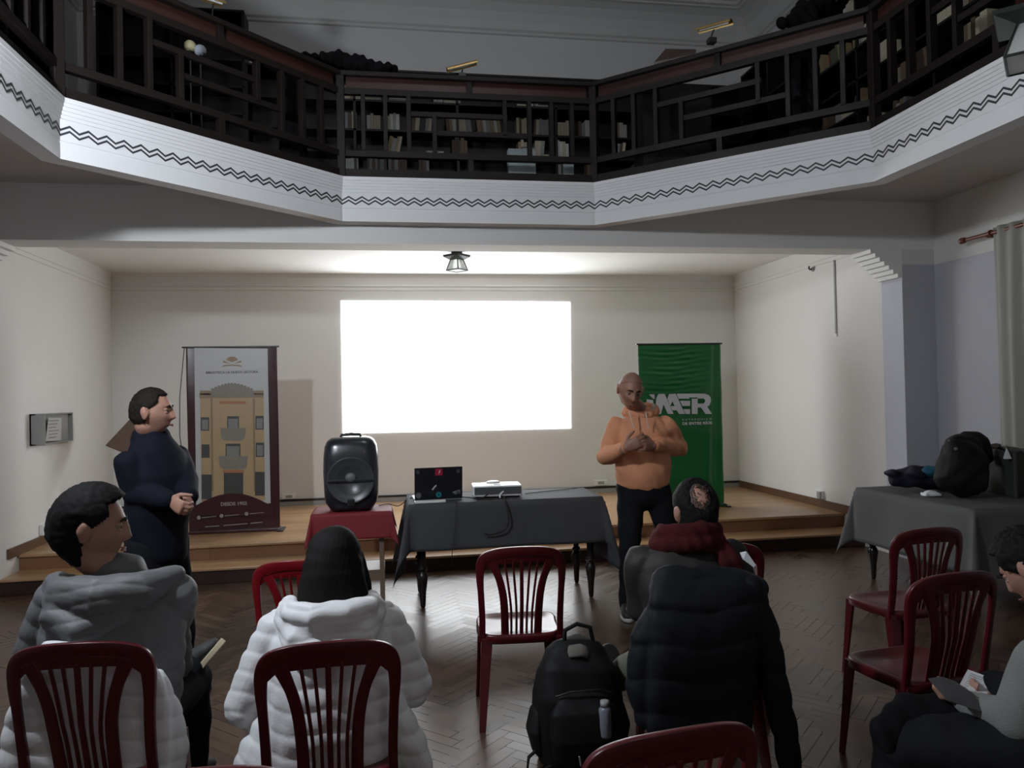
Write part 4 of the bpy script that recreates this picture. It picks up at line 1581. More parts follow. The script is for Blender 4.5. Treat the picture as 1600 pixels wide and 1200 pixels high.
# white folded napkin
q = WZ(1455, 775, zt)
b = MB()
b.box((q.x, q.y, zt + .012), (.12, .08, .022), (0, 0, radians(-8)))
b.ball((q.x, q.y + .01, zt + .025), (.05, .035, .016))
na = b.skin('face_mask', M_paper, None, .004, 3, wr(90, .002), origin=(q.x, q.y, zt))
zmin = min((na.matrix_world @ v.co).z for v in na.data.vertices)
na.location.z += zt - zmin
tag(na, 'small folded white cloth at the front of the grey-clothed table', 'napkin')

# low pale board on the floor below the right table
o = MB().box((4.35, 5.55, .02), (.36, .25, .035), (0, 0, radians(18))).build('floor_board', mat('pale_board', (0.45, 0.43, 0.38), .5, .05), None, bevel=.003, origin=(4.35, 5.55, .002))
tag(o, 'flat pale board lying on the floor under the right table', 'board')

# ================================================================== CURTAIN
t = thing('curtain_rod', 'reddish wooden curtain rod with ball end high on the right wall', 'curtain rod', (MR - .12, 5.0, 2.84))
rx, rz = MR - .12, 2.84
MB().tube([(rx, 5.84, rz), (rx, 3.3, rz)], .016, n=12).build('rod', mat('red_brown_wood', (0.16, 0.05, 0.03), .35, .2), t, True)
MB().ball((rx, 5.90, rz), (.028, .032, .028)).build('finial', MATS['red_brown_wood'], t, True)
MB().lathe([(.018, 0), (.026, .006), (.018, .014)], (rx, 5.865, rz), 14, Matrix.Rotation(-pi / 2, 3, 'X')).build('finial_collar', MATS['red_brown_wood'], t, True)
for y in (5.62, 3.4):
    MB().tube([(MR, y, rz - .02), (rx, y, rz - .02)], .010, n=8).build('bracket', MATS['red_brown_wood'], t, True)
    MB().lathe([(.02, -.006), (.028, -.006), (.028, .006), (.02, .006)], (rx, y - .04, rz), 14, Matrix.Rotation(-pi / 2, 3, 'X')).build('bracket_ring', MATS['red_brown_wood'], t, True)


def cf(u, v):
    y = 5.56 - 1.9 * u
    gather = .6 + .4 * v
    a = .028 * (1 - .5 * v)
    return (rx + a * sin(u * 95 + 1.2 * sin(v * 3)) + .012 * sin(u * 41 + v * 2) - .01, y - .05 * (1 - v) * sin(pi * min(1, u * 6)) * .4, .12 + 2.76 * v)


o = MB().grid(cf, 240, 24).build('sheer_curtain', mat('sheer_curtain', (0.50, 0.49, 0.44), .9, .05, 3, 0.1, 400, stretch=(1, 1, 1), transl=.3), None, True, origin=(rx, 4.6, .12), solid=.0015)
tag(o, 'off-white sheer curtain hanging in folds on the right wall', 'curtain')
# ================================================================== PLASTIC CHAIRS
def build_chair(m, label):
    t = thing('plastic_chair', label, 'chair', (0, 0, 0), 0, None, local=True)

    def bk(u, v):       # back plane: leans back as it rises and is hollow across
        return -.165 - .135 * max(0, v - .43) - .032 * (1 - (u / .215) ** 2) * min(1, max(0, (v - .40) / .2))

    def strip(b, ctr, wid, th=.012):
        """flat strip in the back's surface: centre line (u, v) and width at each point"""
        n = len(ctr)
        vs_ = []
        for i in range(n):
            p0, p1 = Vector(ctr[max(i - 1, 0)]), Vector(ctr[min(i + 1, n - 1)])
            d = (p1 - p0).normalized()
            nn = Vector((-d.y, d.x))
            c = Vector(ctr[i])
            for sg, ex in ((-1, -1), (1, -1), (1, 1), (-1, 1)):
                q = c + nn * (wid[i] / 2 * sg)
                vs_.append((q.x, bk(q.x, q.y) + ex * th / 2, q.y))
        fs_ = []
        for i in range(n - 1):
            for k in range(4):
                a_, c_ = i * 4 + k, i * 4 + (k + 1) % 4
                fs_.append((a_, c_, c_ + 4, a_ + 4))
        fs_ += [(3, 2, 1, 0), tuple((n - 1) * 4 + k for k in range(4))]
        b.add(vs_, fs_)

    def spl(pts, n=6):
        out = []
        P = [Vector(p) for p in pts]
        for i in range(len(P) - 1):
            p0, p1, p2, p3 = P[max(i - 1, 0)], P[i], P[i + 1], P[min(i + 2, len(P) - 1)]
            for k in range(n):
                q = k / n
                out.append(.5 * ((2 * p1) + (p2 - p0) * q + (2 * p0 - 5 * p1 + 4 * p2 - p3) * q ** 2 + (3 * p1 - p0 - 3 * p2 + p3) * q ** 3))
        out.append(P[-1])
        return out
    b = MB()
    # outer frame: posts and arch
    half = [(-.192, .40), (-.190, .50), (-.194, .62), (-.199, .72), (-.194, .785), (-.170, .822), (-.12, .840), (-.06, .847), (0, .849)]
    full = spl(half, 5)
    full = full + [Vector((-p.x, p.y)) for p in reversed(full[:-1])]
    wd = []
    for p in full:
        k = min(1, max(0, (p.y - .66) / .15))
        wd.append(.030 + .016 * k)
    strip(b, full, wd, .020)
    # filled crest below the arch
    N = 28
    top = lambda u: .846 - .25 * (abs(u) / .19) ** 4 * .16
    low = lambda u: .792 - .010 * (abs(u) / .15) ** 2 - .030 * max(0, (abs(u) - .15) / .036)
    vs_, fs_ = [], []
    for i in range(N + 1):
        u = -.186 + .372 * i / N
        tt = top(u)
        ll = low(u)
        for (v, ex) in ((ll, -.006), (tt, -.006), (tt, .006), (ll, .006)):
            vs_.append((u, bk(u, v) + ex, v))
    for i in range(N):
        for k in range(4):
            a_, c_ = i * 4 + k, i * 4 + (k + 1) % 4
            fs_.append((a_, c_, c_ + 4, a_ + 4))
    fs_ += [(3, 2, 1, 0), tuple(N * 4 + k for k in range(4))]
    b.add(vs_, fs_)
    # raised rib along the crest
    rib = spl([(-.15, .805), (-.10, .822), (0, .830), (.10, .822), (.15, .805)], 5)
    strip(b, rib, [.008] * len(rib), .019)
    # fan: two broad bands and five slats
    for sg in (-1, 1):
        c = spl([(sg * .150, .815), (sg * .126, .765), (sg * .103, .700), (sg * .088, .620), (sg * .082, .52), (sg * .080, .41)], 5)
        n = len(c)
        strip(b, c, [.050 - .016 * min(1, i / (n * .3)) + .004 * (i / n) for i in range(n)], .014)
    for ut, ub, w_ in ((-.074, -.050, .011), (-.038, -.025, .011), (0, 0, .018), (.038, .025, .011), (.074, .050, .011)):
        c = spl([(ut * 1.1, .805), (ut * .90, .70), (ub * 1.06, .58), (ub, .50), (ub, .41)], 4)
        strip(b, c, [w_] * len(c), .013)
    bo = b.build('backrest', m, t, True, bevel=.003)
    # seat: dished shell with a turned-down apron
    n = 44

    def outline(k, sx=1.0, sy=1.0):
        th = 2 * pi * k / n
        c_, s_ = cos(th), sin(th)
        w_ = .208 if s_ > 0 else .198
        return (w_ * sx * math.copysign(abs(c_) ** .38, c_), .198 * sy * math.copysign(abs(s_) ** .38, s_))
    rings = [(0.0, .424, 0), (.45, .425, 0), (.80, .430, 0), (.93, .437, 0), (.98, .436, 0), (1.0, .428, 0), (1.01, .395, 0), (.985, .392, 0), (.97, .418, 0), (.6, .414, 0), (0.0, .412, 0)]
    vs_, fs_ = [], []
    for f_, z, _ in rings:
        for k in range(n):
            x, y = outline(k, max(f_, .01), max(f_, .01))
            zz = z - (.012 * (y / .198) if f_ < .9 and y > 0 else 0) * .5
            vs_.append((x, y, zz))
    for i in range(len(rings) - 1):
        for k in range(n):
            a_, c_ = i * n + k, i * n + (k + 1) % n
            fs_.append((a_, c_, c_ + n, a_ + n))
    fs_.append(tuple(reversed(range(n))))
    fs_.append(tuple(range((len(rings) - 1) * n, len(rings) * n)))
    MB().add(vs_, fs_).build('seat', m, t, True)
    # legs: angle section, tapering and splayed
    for (x0, y0, x1, y1) in ((-.178, .165, -.195, .195), (.178, .165, .195, .195), (-.178, -.160, -.200, -.235), (.178, -.160, .200, -.235)):
        vs_ = []
        sx, sy = (1 if x0 > 0 else -1), (1 if y0 > 0 else -1)
        lv = 7
        for i in range(lv):
            q = i / (lv - 1)
            z = .418 * (1 - q)
            cx, cy = x0 + (x1 - x0) * q, y0 + (y1 - y0) * (q ** 1.2)
            w_ = .056 - .026 * q
            th = .009
            # L section with its corner outward
            ox, oy = cx + sx * .018, cy + sy * .018
            L = [(0, 0), (-w_, 0), (-w_, -th), (-th, -th), (-th, -w_), (0, -w_)]
            for a_, c_ in L:
                vs_.append((ox + sx * a_, oy + sy * c_, z))
        fs_ = []
        for i in range(lv - 1):
            for k in range(6):
                a_, c_ = i * 6 + k, i * 6 + (k + 1) % 6
                fs_.append((a_, c_, c_ + 6, a_ + 6))
        fs_ += [tuple(range(6)), tuple((lv - 1) * 6 + k for k in reversed(range(6)))]
        MB().add(vs_, fs_).build('leg', m, t, bevel=.0025)
    return t


_s = W(1622, 1038, 2.08)
READ_X, READ_Y = _s.x + .214, _s.y - .057
GRP = 'maroon plastic chairs of the audience'
chair0 = build_chair(M_chair, 'empty maroon plastic chair in the middle, facing the covered table')
bpy.context.view_layer.update()
note_kids(chair0)


def place_chair(x, y, rz, label, first=False, m=None):
    c = chair0 if first else copy_tree(chair0)
    c.location = (x, y, 0)
    c.rotation_euler = (0, 0, rz)
    c['label'] = label
    c['group'] = GRP
    return c


place_chair(.65, 3.88, radians(-4), 'empty maroon plastic chair in the middle, just behind the black backpack', True)
place_chair(-.19, 2.63, radians(2), 'maroon plastic chair under the woman in the white hooded jacket')
place_chair(-.93, 2.80, radians(-3), 'maroon plastic chair under the man in the grey quilted jacket')
place_chair(2.17, 2.93, radians(6), 'empty maroon plastic chair at right, the nearer of the two')
place_chair(2.74, 3.80, radians(4), 'empty maroon plastic chair at right, beside the grey-clothed table')
place_chair(1.24, 3.00, radians(-3), 'maroon plastic chair under the balding man, a black jacket over its back')
place_chair(.58, 1.84, radians(8), 'nearest maroon plastic chair at the bottom centre, only its back in view')
place_chair(-.40, 1.875, radians(-2), 'maroon plastic chair at the bottom left, only its crest in view')
place_chair(1.62, 3.72, radians(-12), 'maroon plastic chair half hidden in front of the balding man')
place_chair(READ_X, READ_Y, radians(25), 'maroon plastic chair under the reading person at the right edge')
# the bright red chair on the left
rc = build_chair(M_redchair, 'bright red plastic chair between the two seated people on the left')
rc.location = (-.37, 3.85, 0)
rc.rotation_euler = (0, 0, radians(-6))
# ================================================================== PEOPLE
def sstep(a, b, x):
    t_ = min(1, max(0, (x - a) / (b - a)))
    return t_ * t_ * (3 - 2 * t_)


def head_point(dx, dy, dz, s=1.0, grow=0.0):
    """surface of a head in the direction (dx, dy, dz): x right, y face, z up; origin between the ears"""
    x, y, z = .076 * dx, .098 * dy, .118 * dz
    if dz > 0:
        z *= .97
    # skull: full behind, narrower at the temples
    if y > 0:
        x *= 1 - .10 * (y / .098) ** 2
    # jaw narrows to the chin, nape hollows
    low = sstep(-.01, -.11, z)
    if y > -.02:
        x *= 1 - .30 * low
    if y < 0:
        y *= 1 - .38 * sstep(-.02, -.105, z)
        x *= 1 - .12 * sstep(-.03, -.10, z)
    if y > 0:
        y *= 1 + .10 * low
        fr = sstep(0.25, .75, dy)
        g = lambda cx, cz, sx, sz: exp(-((abs(x) - cx) / sx) ** 2 - ((z - cz) / sz) ** 2)
        g0 = lambda cz, sx, sz: exp(-(x / sx) ** 2 - ((z - cz) / sz) ** 2)
        # nose: bridge to tip, cut off below
        if -.052 < z < .022:
            k = (.022 - z) / .060
            prof_ = (.006 + .022 * min(1, k) ** 1.2) if z > -.038 else .028 * max(0, 1 - ((-.038 - z) / .014)) ** 1.0
            y += fr * prof_ * exp(-(x / (.008 + .010 * min(1, k) ** 2)) ** 2)
        y += fr * .007 * g(.028, .026, .024, .010)          # brow
        y -= fr * .013 * g(.031, .004, .016, .013)          # eye socket
        y += fr * .005 * g(.042, -.026, .018, .018)         # cheekbone
        y += fr * .006 * g0(-.066, .020, .0055)             # upper lip
        y += fr * .007 * g0(-.078, .018, .0055)             # lower lip
        y -= fr * .004 * g0(-.072, .022, .002)
        y -= fr * .005 * g0(-.090, .020, .006)
        y += fr * .010 * g0(-.106, .022, .012)              # chin
    v = Vector((x, y, z))
    if grow:
        v += v.normalized() * grow
    return v * s


def head_prim(b, M, s=1.07, n=72, m_=54):
    vs_, fs_ = [], []
    for i in range(1, m_):
        th = pi * i / m_
        for j in range(n):
            ph = 2 * pi * j / n
            vs_.append(M @ head_point(sin(th) * cos(ph), sin(th) * sin(ph), cos(th), s))
    vs_.append(M @ head_point(0, 0, 1, s)); vs_.append(M @ head_point(0, 0, -1, s))
    nt, nb_ = len(vs_) - 2, len(vs_) - 1
    for i in range(m_ - 2):
        for j in range(n):
            a, c = i * n + j, i * n + (j + 1) % n
            fs_.append((a, a + n, c + n, c))
    for j in range(n):
        fs_.append((nt, j, (j + 1) % n))
        a = (m_ - 2) * n
        fs_.append((nb_, a + (j + 1) % n, a + j))
    b.add(vs_, fs_)
    for sg in (-1, 1):
        R = (M.to_3x3() @ rotm((radians(-8), 0, radians(-sg * 22)))).normalized()
        b.ball(M @ (Vector((sg * .079, -.010, -.010)) * s), (.012 * s, .020 * s, .033 * s), R, 14, 10)
        b.ball(M @ (Vector((sg * .087, -.017, .002)) * s), (.007 * s, .017 * s, .026 * s), R, 14, 10)


def hair_cap(name, M, parent, m, keep, grow=.014, s=1.07, amp=.004, seed=0, n=96, m_=72, lift=None):
    """hair: shell over the part of the skull chosen by keep(dx, dy, dz)"""
    V, idx = [], {}
    F = []
    rnd = Vector((seed * 3.1, 7.7, 1.3))

    def vid(i, j):
        k = (i, j % n)
        if k not in idx:
            th = pi * i / m_
            ph = 2 * pi * j / n
            d = (sin(th) * cos(ph), sin(th) * sin(ph), cos(th))
            g = grow + amp * noise.noise(Vector(d) * 9 + rnd) + amp * .6 * noise.noise(Vector(d) * 26 + rnd)
            g -= grow * .62 * min(1, max(0, (abs(d[0]) - .55) / .3)) * min(1, max(0, (.35 - d[2]) / .35))
            if lift:
                g += lift(*d)
            idx[k] = len(V)
            V.append(M @ head_point(*d, s, g))
        return idx[k]
    for i in range(1, m_ - 1):
        for j in range(n):
            th = pi * (i + .5) / m_
            ph = 2 * pi * (j + .5) / n
            d = (sin(th) * cos(ph), sin(th) * sin(ph), cos(th))
            if keep(*d):
                F.append((vid(i, j), vid(i + 1, j), vid(i + 1, j + 1), vid(i, j + 1)))
    if keep(0, 0, 1):
        top = [vid(1, j) for j in range(n)]
        F.append(tuple(reversed(top)))
    b = MB().add(V, F)
    me = b.mesh(name, m, True)
    o = bpy.data.objects.new(name, me)
    COL.objects.link(o)
    put(o, parent)
    md = o.modifiers.new('solid', 'SOLIDIFY')
    md.thickness = grow * .9 + .006
    md.offset = -1
    return o


def face_bits(M, parent, s=1.07, brow=None, look=0.0, lids=True, skin=None):
    for sg in (-1, 1):
        c = Vector((sg * .031, .0755, .002)) * s
        e = MB().ball(M @ c, .0125 * s, None, 16, 10).build('eye', M_eye, parent, True)
        MB().ball(M @ (c + Vector((0, .0085, look - .001)) * s), .0062 * s, None, 12, 8).build('iris', M_iris, e, True)
        lid = MB()
        lid.ball(M @ (c + Vector((0, -.001, .0065)) * s), (.0155 * s, .0150 * s, .0095 * s), M.to_3x3().normalized(), 14, 8)
        lid.ball(M @ (c + Vector((0, -.001, -.0095)) * s), (.0150 * s, .0142 * s, .0080 * s), M.to_3x3().normalized(), 14, 8)
        lid.build('eyelid', skin or M_skin, parent, True)
        pts = [Vector((sg * .014, .0975, .0205)) * s, Vector((sg * .028, .097, .0265)) * s, Vector((sg * .046, .086, .0205)) * s]
        MB().tube([M @ p for p in pts], [.0042 * s, .0048 * s, .0025 * s], n=8).build('eyebrow', brow or M_bhair, parent, True)
    lp_ = MB()
    lp_.tube([M @ (Vector(p) * s) for p in ((-.022, .090, -.072), (-.008, .1015, -.0695), (0, .1020, -.071), (.008, .1015, -.0695), (.022, .090, -.072))], [.0018 * s, .0030 * s, .0030 * s, .0030 * s, .0018 * s], n=8)
    lp_.tube([M @ (Vector(p) * s) for p in ((-.020, .090, -.074), (0, .1020, -.0775), (.020, .090, -.074))], [.0018 * s, .0036 * s, .0018 * s], n=8)
    lp_.build('lips', mat('lips', (0.30, 0.12, 0.095), .45, .1), parent, True)


def hand_prim(b, wrist, fdir, pnorm, side, curl=.5, s=1.0, spread=.08):
    """palm, four unequal jointed fingers and a thumb; fdir: towards the fingers, pnorm: out of the palm, side +1: thumb towards fdir x pnorm"""
    f = Vector(fdir).normalized()
    nrm = Vector(pnorm)
    nrm = (nrm - f * nrm.dot(f)).normalized()
    sd = f.cross(nrm) * side
    w = Vector(wrist)
    b.tube([w - f * .03 * s, w + f * .015 * s, w + f * .05 * s, w + f * .088 * s], [(.027 * s, .020 * s), (.031 * s, .017 * s), (.039 * s, .015 * s), (.038 * s, .012 * s)], xdir=sd, n=16)
    for k, (off, ln, ang) in enumerate(((.030, .92, .06), (.010, 1.0, .01), (-.010, .95, -.04), (-.029, .76, -.10))):
        base = w + f * (.086 - .004 * abs(k - 1)) * s + sd * off * s
        d = (f + sd * ang * (1 + spread)).normalized()
        p = [base - d * .02 * s, base]
        a = 0
        for q, seg in enumerate((.042, .027, .021)):
            a += curl * (.75, .95, .6)[q]
            dd = (d * cos(a) + nrm * sin(a)).normalized()
            p.append(p[-1] + dd * seg * ln * s)
        b.tube(p, [.0095 * s, .0095 * s, .0088 * s, .0080 * s, .0068 * s], n=10)
    base = w + f * .018 * s + sd * .026 * s
    d1 = (f * .62 + sd * .72 + nrm * .25).normalized()
    d2 = (f * .86 + sd * .28 + nrm * (.25 + .4 * curl)).normalized()
    b.tube([base - d1 * .01 * s, base + d1 * .038 * s, base + d1 * .038 * s + d2 * .030 * s, base + d1 * .038 * s + d2 * .055 * s], [.014 * s, .0118 * s, .0105 * s, .0085 * s], n=10)


def shoe(parent, heel, toe, m_up, m_sole, name='shoe', up=(0, 0, 1), w=.046):
    h, q = Vector(heel), Vector(toe)
    d = (q - h).normalized()
    up = Vector(up)
    up = (up - d * up.dot(d)).normalized()
    L = (q - h).length
    b = MB()
    b.tube([h + d * .02 + up * .045, h + d * L * .35 + up * .055, h + d * L * .7 + up * .040, h + d * (L - .03) + up * .032], [(w * .8, .042), (w * .85, .050), (w * 1.05, .034), (w * .85, .024)], xdir=d.cross(up))
    b.tube([h + d * .045 + up * .05, h + d * .035 + up * .105], [.043, .041])
    o = b.skin(name, m_up, parent, .006, 3)
    s_ = MB()
    sdv = d.cross(up)
    pts = []
    for k in range(24):
        a = 2 * pi * k / 24
        c_, s2 = cos(a), sin(a)
        ww = w * (1.06 if c_ > 0 else .85)
        pts.append(h + d * (L / 2 + (L / 2 + .006) * math.copysign(abs(c_) ** .8, c_)) + sdv * ww * s2)
    s_.poly(pts, up * .024)
    s_.build('sole', m_sole, o, bevel=.004)
    return o


def HM(c, yaw, pitch=0.0, roll=0.0):
    """head frame: yaw turns the face (0 looks to +y), pitch < 0 looks down"""
    return Matrix.Translation(Vector(c)) @ (Matrix.Rotation(yaw, 4, 'Z') @ Matrix.Rotation(pitch, 4, 'X') @ Matrix.Rotation(roll, 4, 'Y'))


# cloth reliefs
def quilt(h, amp, z0=0.0, wob=.25):
    """puffy horizontal channels"""
    def f(co):
        z = co[:, 2] + .012 * np.sin(co[:, 0] * 17 + 1) + .010 * np.sin(co[:, 1] * 21)
        ph = np.abs(np.sin(np.pi * (z - z0) / h))
        nz = np.sin(co[:, 0] * 61 + co[:, 2] * 33) * np.sin(co[:, 1] * 57 + co[:, 2] * 47)
        return amp * (ph ** .6 - .6) + amp * wob * nz
    return f


def wrinkle(a, f=26, a2=None):
    def g(co):
        x, y, z = co[:, 0], co[:, 1], co[:, 2]
        r = np.sin(f * (z * .9 + .45 * x) + 2.2 * np.sin(f * .31 * x + 1) + 1.7 * np.sin(f * .27 * y)) * np.sin(f * .37 * (x - y) + 1.3 * np.sin(f * .4 * z))
        return a * r + a * .4 * np.sin(f * 2.3 * (x + .6 * z) + 2 * np.sin(f * .6 * y))
    return g


def band(b, p, q, r0, r1, **k):
    b.tube([p, q], [r0, r1], **k)


# ---------------------------------------------------------------- 1. man in the orange hoodie (stands behind the table's right end, faces the audience)
def local_frame(x, y, rot):
    return Matrix.Translation((x, y, 0)) @ Matrix.Rotation(rot, 4, 'Z')


T = local_frame(1.83, 5.33, radians(180 - 12))      # own right hand = image left
L3 = lambda x, y, z: T @ Vector((x, y, z))
per = MB()
hc_ = W(985, 609, 5.20)
M_h = HM(hc_, radians(180 - 2), radians(-20), radians(-7))
head_prim(per, M_h)
xr = (T.to_3x3() @ Vector((1, 0, 0)))
nk = L3(0, -.01, 1.46)
per.tube([M_h @ Vector((0, -.025, -.07)), nk, L3(0, -.02, 1.38)], [.056, .056, .060])
per.tube([L3(0, 0, .92), L3(0, .01, 1.08), L3(0, .0, 1.24), L3(0, -.01, 1.34)], [(.15, .11), (.145, .11), (.16, .11), (.12, .07)], xdir=xr)
eR, eL = W(948, 712, 5.36), W(1060, 697, 5.38)
wR, wL = W(978, 700, 5.06), W(1020, 697, 5.08)
sR, sL = L3(.175, -.01, 1.355), L3(-.175, -.01, 1.355)
for s_, e_, w_ in ((sR, eR, wR), (sL, eL, wL)):
    per.tube([s_, e_], [.050, .040]); per.tube([e_, w_], [.040, .027])
fx = (T.to_3x3() @ Vector((0, 1, 0)))
hand_prim(per, wR, W(1006, 686, 5.00) - wR, Vector((.1, 1, -.1)), 1, .65, 1.08)
hand_prim(per, wL, W(992, 694, 4.96) - wL, Vector((-.1, 1, -.1)), -1, .75, 1.08)
fR, fL = W(982, 955, 5.30), W(1042, 950, 5.42)
fR.z = fL.z = 0
hipR, hipL = L3(.09, 0, .90), L3(-.09, 0, .90)
kR, kL = (hipR + Vector((fR.x, fR.y, .10))) / 2 + Vector((-.015, -.05, 0)), (hipL + Vector((fL.x + .04, fL.y, .10))) / 2 + Vector((.03, -.05, .02))
for h_, k_, f_ in ((hipR, kR, fR), (hipL, kL, fL)):
    per.tube([h_, k_, Vector((f_.x, f_.y + .03, .09))], [.075, .052, .038])
man1 = per.skin('person', M_skin2, None, .0055, 2, origin=(1.83, 5.33, 0))
tag(man1, 'standing man in an orange hoodie and black trousers, hands joined, head bowed', 'person')
hair_cap('cropped_hair', M_h, man1, M_stubble, lambda x, y, z: z > .28 + .50 * max(0, y) - .45 * max(0, -y) or (y < -.1 and z > -.35), .0022, amp=.0005)
face_bits(M_h, man1, look=-.004, brow=M_hair, skin=M_skin2)
st = MB()
M_or = mat('orange_fleece', (0.64, 0.285, 0.150), .85, .06, 5, .15, 200)
b = MB()
b.tube([L3(0, .0, .985), L3(0, .01, 1.08), L3(0, .012, 1.18), L3(0, 0, 1.30), L3(0, -.01, 1.375), L3(0, -.02, 1.43)], [(.195, .155), (.195, .150), (.195, .148), (.200, .140), (.175, .115), (.10, .085)], xdir=xr, n=28)
for s_, e_, w_ in ((sR, eR, wR), (sL, eL, wL)):
    b.tube([s_ + Vector((0, 0, -.015)), s_.lerp(e_, .5), e_, ], [.082, .076, .066], n=18)
    b.tube([e_, e_.lerp(w_, .45), e_.lerp(w_, .82)], [.070, .062, .050], n=18)
h1 = b.skin('hoodie', M_or, man1, .008, 4, wrinkle(.009, 24))
hem = MB()
hem.tube([L3(0, 0, .965), L3(0, .0, 1.005)], [(.192, .143), (.200, .150)], xdir=xr, n=28, cap=True)
hem.skin('waistband', mat('orange_rib', (0.60, 0.26, 0.13), .85, .05, 8, .2, 300), h1, .008, 2)
for e_, w_ in ((eR, wR), (eL, wL)):
    MB().tube([e_.lerp(w_, .76), e_.lerp(w_, .93)], [.043, .040], n=18).build('cuff', MATS['orange_rib'], h1, True)
hd = MB()
for k in range(15):
    a = 2 * pi * k / 15
    c_ = Vector((.105 * cos(a), .085 * sin(a) - .012, 1.462 - .030 * sin(a)))
    hd.ball(T @ c_, (.030, .030, .034))
hd.tube([L3(-.10, -.06, 1.45), L3(0, -.13, 1.42), L3(.10, -.06, 1.45)], [.04, .06, .04])
hd.skin('hood', mat('orange_fleece', (0.5, 0.2, 0.1)), h1, .008, 3)
lin = MB()
lin.tube([L3(.088, -.03, 1.487), L3(.095, .02, 1.475), L3(.055, .068, 1.452), L3(.0, .085, 1.440), L3(-.055, .068, 1.452), L3(-.095, .02, 1.482), L3(-.092, -.03, 1.50)], .011, n=10)
lin.build('hood_lining', mat('pale_hood_lining', (0.42, 0.34, 0.31), .9, .05), h1, True)
for a_, b_ in (((983, 643), (990, 669)), ((1009, 644), (1013, 670))):
    MB().tube([W(a_[0], a_[1], 5.165), W((a_[0] + b_[0]) / 2, (a_[1] + b_[1]) / 2, 5.145), W(*b_, 5.14)], .0042, n=8).build('drawstring', mat('pale_cord', (0.62, 0.50, 0.43), .8, .05), h1, True)
b = MB()
b.tube([L3(0, 0, .86), L3(0, 0, .93), L3(0, 0, 1.0)], [(.175, .125), (.178, .13), (.17, .125)], xdir=xr, n=24)
for h_, k_, f_ in ((hipR, kR, fR), (hipL, kL, fL)):
    b.tube([h_, h_.lerp(k_, .5), k_, k_.lerp(Vector((f_.x, f_.y + .03, .09)), .5), Vector((f_.x, f_.y + .03, .07))], [.103, .094, .075, .066, .058], n=18)
b.skin('trousers', mat('black_trousers', (0.005, 0.0055, 0.0075), .85, .2, 8, spec=.2), man1, .009, 4, wrinkle(.004, 30))
sd_ = Vector((-.15, -1, 0)).normalized()
for f_ in (fR, fL):
    hl = Vector((f_.x, f_.y + .07, .004)); te = hl + Vector((-.05 if f_ is fR else .04, -.235, 0))
    shoe(man1, hl, te, mat('black_shoe_fabric', (0.012, 0.012, 0.013), .6, .1), mat('white_rubber_sole', (0.45, 0.45, 0.43), .6, .05))

# ---------------------------------------------------------------- 2. man in the navy jacket (stands left of the stage, looks to the right)
X2, Y2 = W(243, 700, 4.5).x, 4.5
T = local_frame(X2, Y2, radians(-116))
L3 = lambda x, y, z: T @ Vector((x, y, z))
xr = (T.to_3x3() @ Vector((1, 0, 0)))
per = MB()
M_h = HM(W(237, 643, 4.46), radians(-90), radians(1), 0)
head_prim(per, M_h, 1.05)
per.tube([M_h @ Vector((0, -.03, -.07)), L3(0, -.03, 1.40), L3(0, -.03, 1.32)], [.060, .060, .065])
per.tube([L3(0, 0, .85), L3(0, .01, 1.0), L3(0, .0, 1.18), L3(0, -.01, 1.33)], [(.15, .11), (.145, .11), (.165, .115), (.15, .08)], xdir=xr)
sR, sL = L3(.185, -.02, 1.29), L3(-.185, -.02, 1.29)
eR, eL = W(212, 770, 4.36), W(290, 752, 4.52)
wR, wL = W(266, 782, 4.27), W(296, 776, 4.36)
for s_, e_, w_ in ((sR, eR, wR), (sL, eL, wL)):
    per.tube([s_, e_], [.05, .04]); per.tube([e_, w_], [.04, .028])
hand_prim(per, wR, W(284, 794, 4.22) - wR, Vector((.1, .9, .1)), 1, 1.15, 1.0)
hand_prim(per, wL, W(289, 806, 4.20) - wL, Vector((-.6, .7, 0)), -1, 1.1, 1.0)
hipR, hipL = L3(.09, 0, .82), L3(-.09, 0, .82)
fR, fL = L3(.12, -.02, 0), L3(-.11, .06, 0)
for h_, f_ in ((hipR, fR), (hipL, fL)):
    per.tube([h_, (h_ + f_) / 2 + fx * 0 + Vector((.02, 0, .03)), Vector((f_.x, f_.y, .09))], [.075, .052, .038])
man2 = per.skin('person', M_skin, None, .0055, 2, origin=(X2, Y2, 0))
tag(man2, 'standing man in a navy jacket, hands clasped, turned to look right', 'person')
hair_cap('short_hair', M_h, man2, M_bhair, lambda x, y, z: (z > .62 + .10 * y if y > .45 else z > -.05 + .75 * max(0, y + .15) if y > -.15 else z > -.48) and not (abs(x) > .45 and y > .62 and z < .75), .012, s=1.05, amp=.004, seed=2)
face_bits(M_h, man2, 1.05)
M_nav = mat('navy_wool', (0.003, 0.0042, 0.010), .85, .2, 6, .1, 300, spec=.2)
b = MB()
b.tube([L3(0, 0, .78), L3(0, .0, .92), L3(0, .02, 1.06), L3(0, .01, 1.19), L3(0, -.01, 1.30), L3(0, -.03, 1.39)], [(.175, .145), (.185, .150), (.190, .155), (.210, .150), (.195, .125), (.105, .10)], xdir=xr, n=28)
for s_, e_, w_ in ((sR, eR, wR), (sL, eL, wL)):
    b.tube([s_ + Vector((0, 0, -.01)), s_.lerp(e_, .5), e_], [.070, .072, .066], n=18)
    b.tube([e_, e_.lerp(w_, .5), e_.lerp(w_, .9)], [.070, .060, .052], n=18)
jk = b.skin('jacket', M_nav, man2, .009, 4, wrinkle(.0045, 22))
co_ = MB()
for k in range(15):
    a = 2 * pi * k / 15
    if abs(a - pi / 2) < .5:
        continue
    co_.ball(L3(.078 * cos(a), .075 * sin(a) - .030, 1.405 - .018 * sin(a)), (.019, .019, .030))
co_.skin('collar', M_nav, jk, .007, 3)
b = MB()
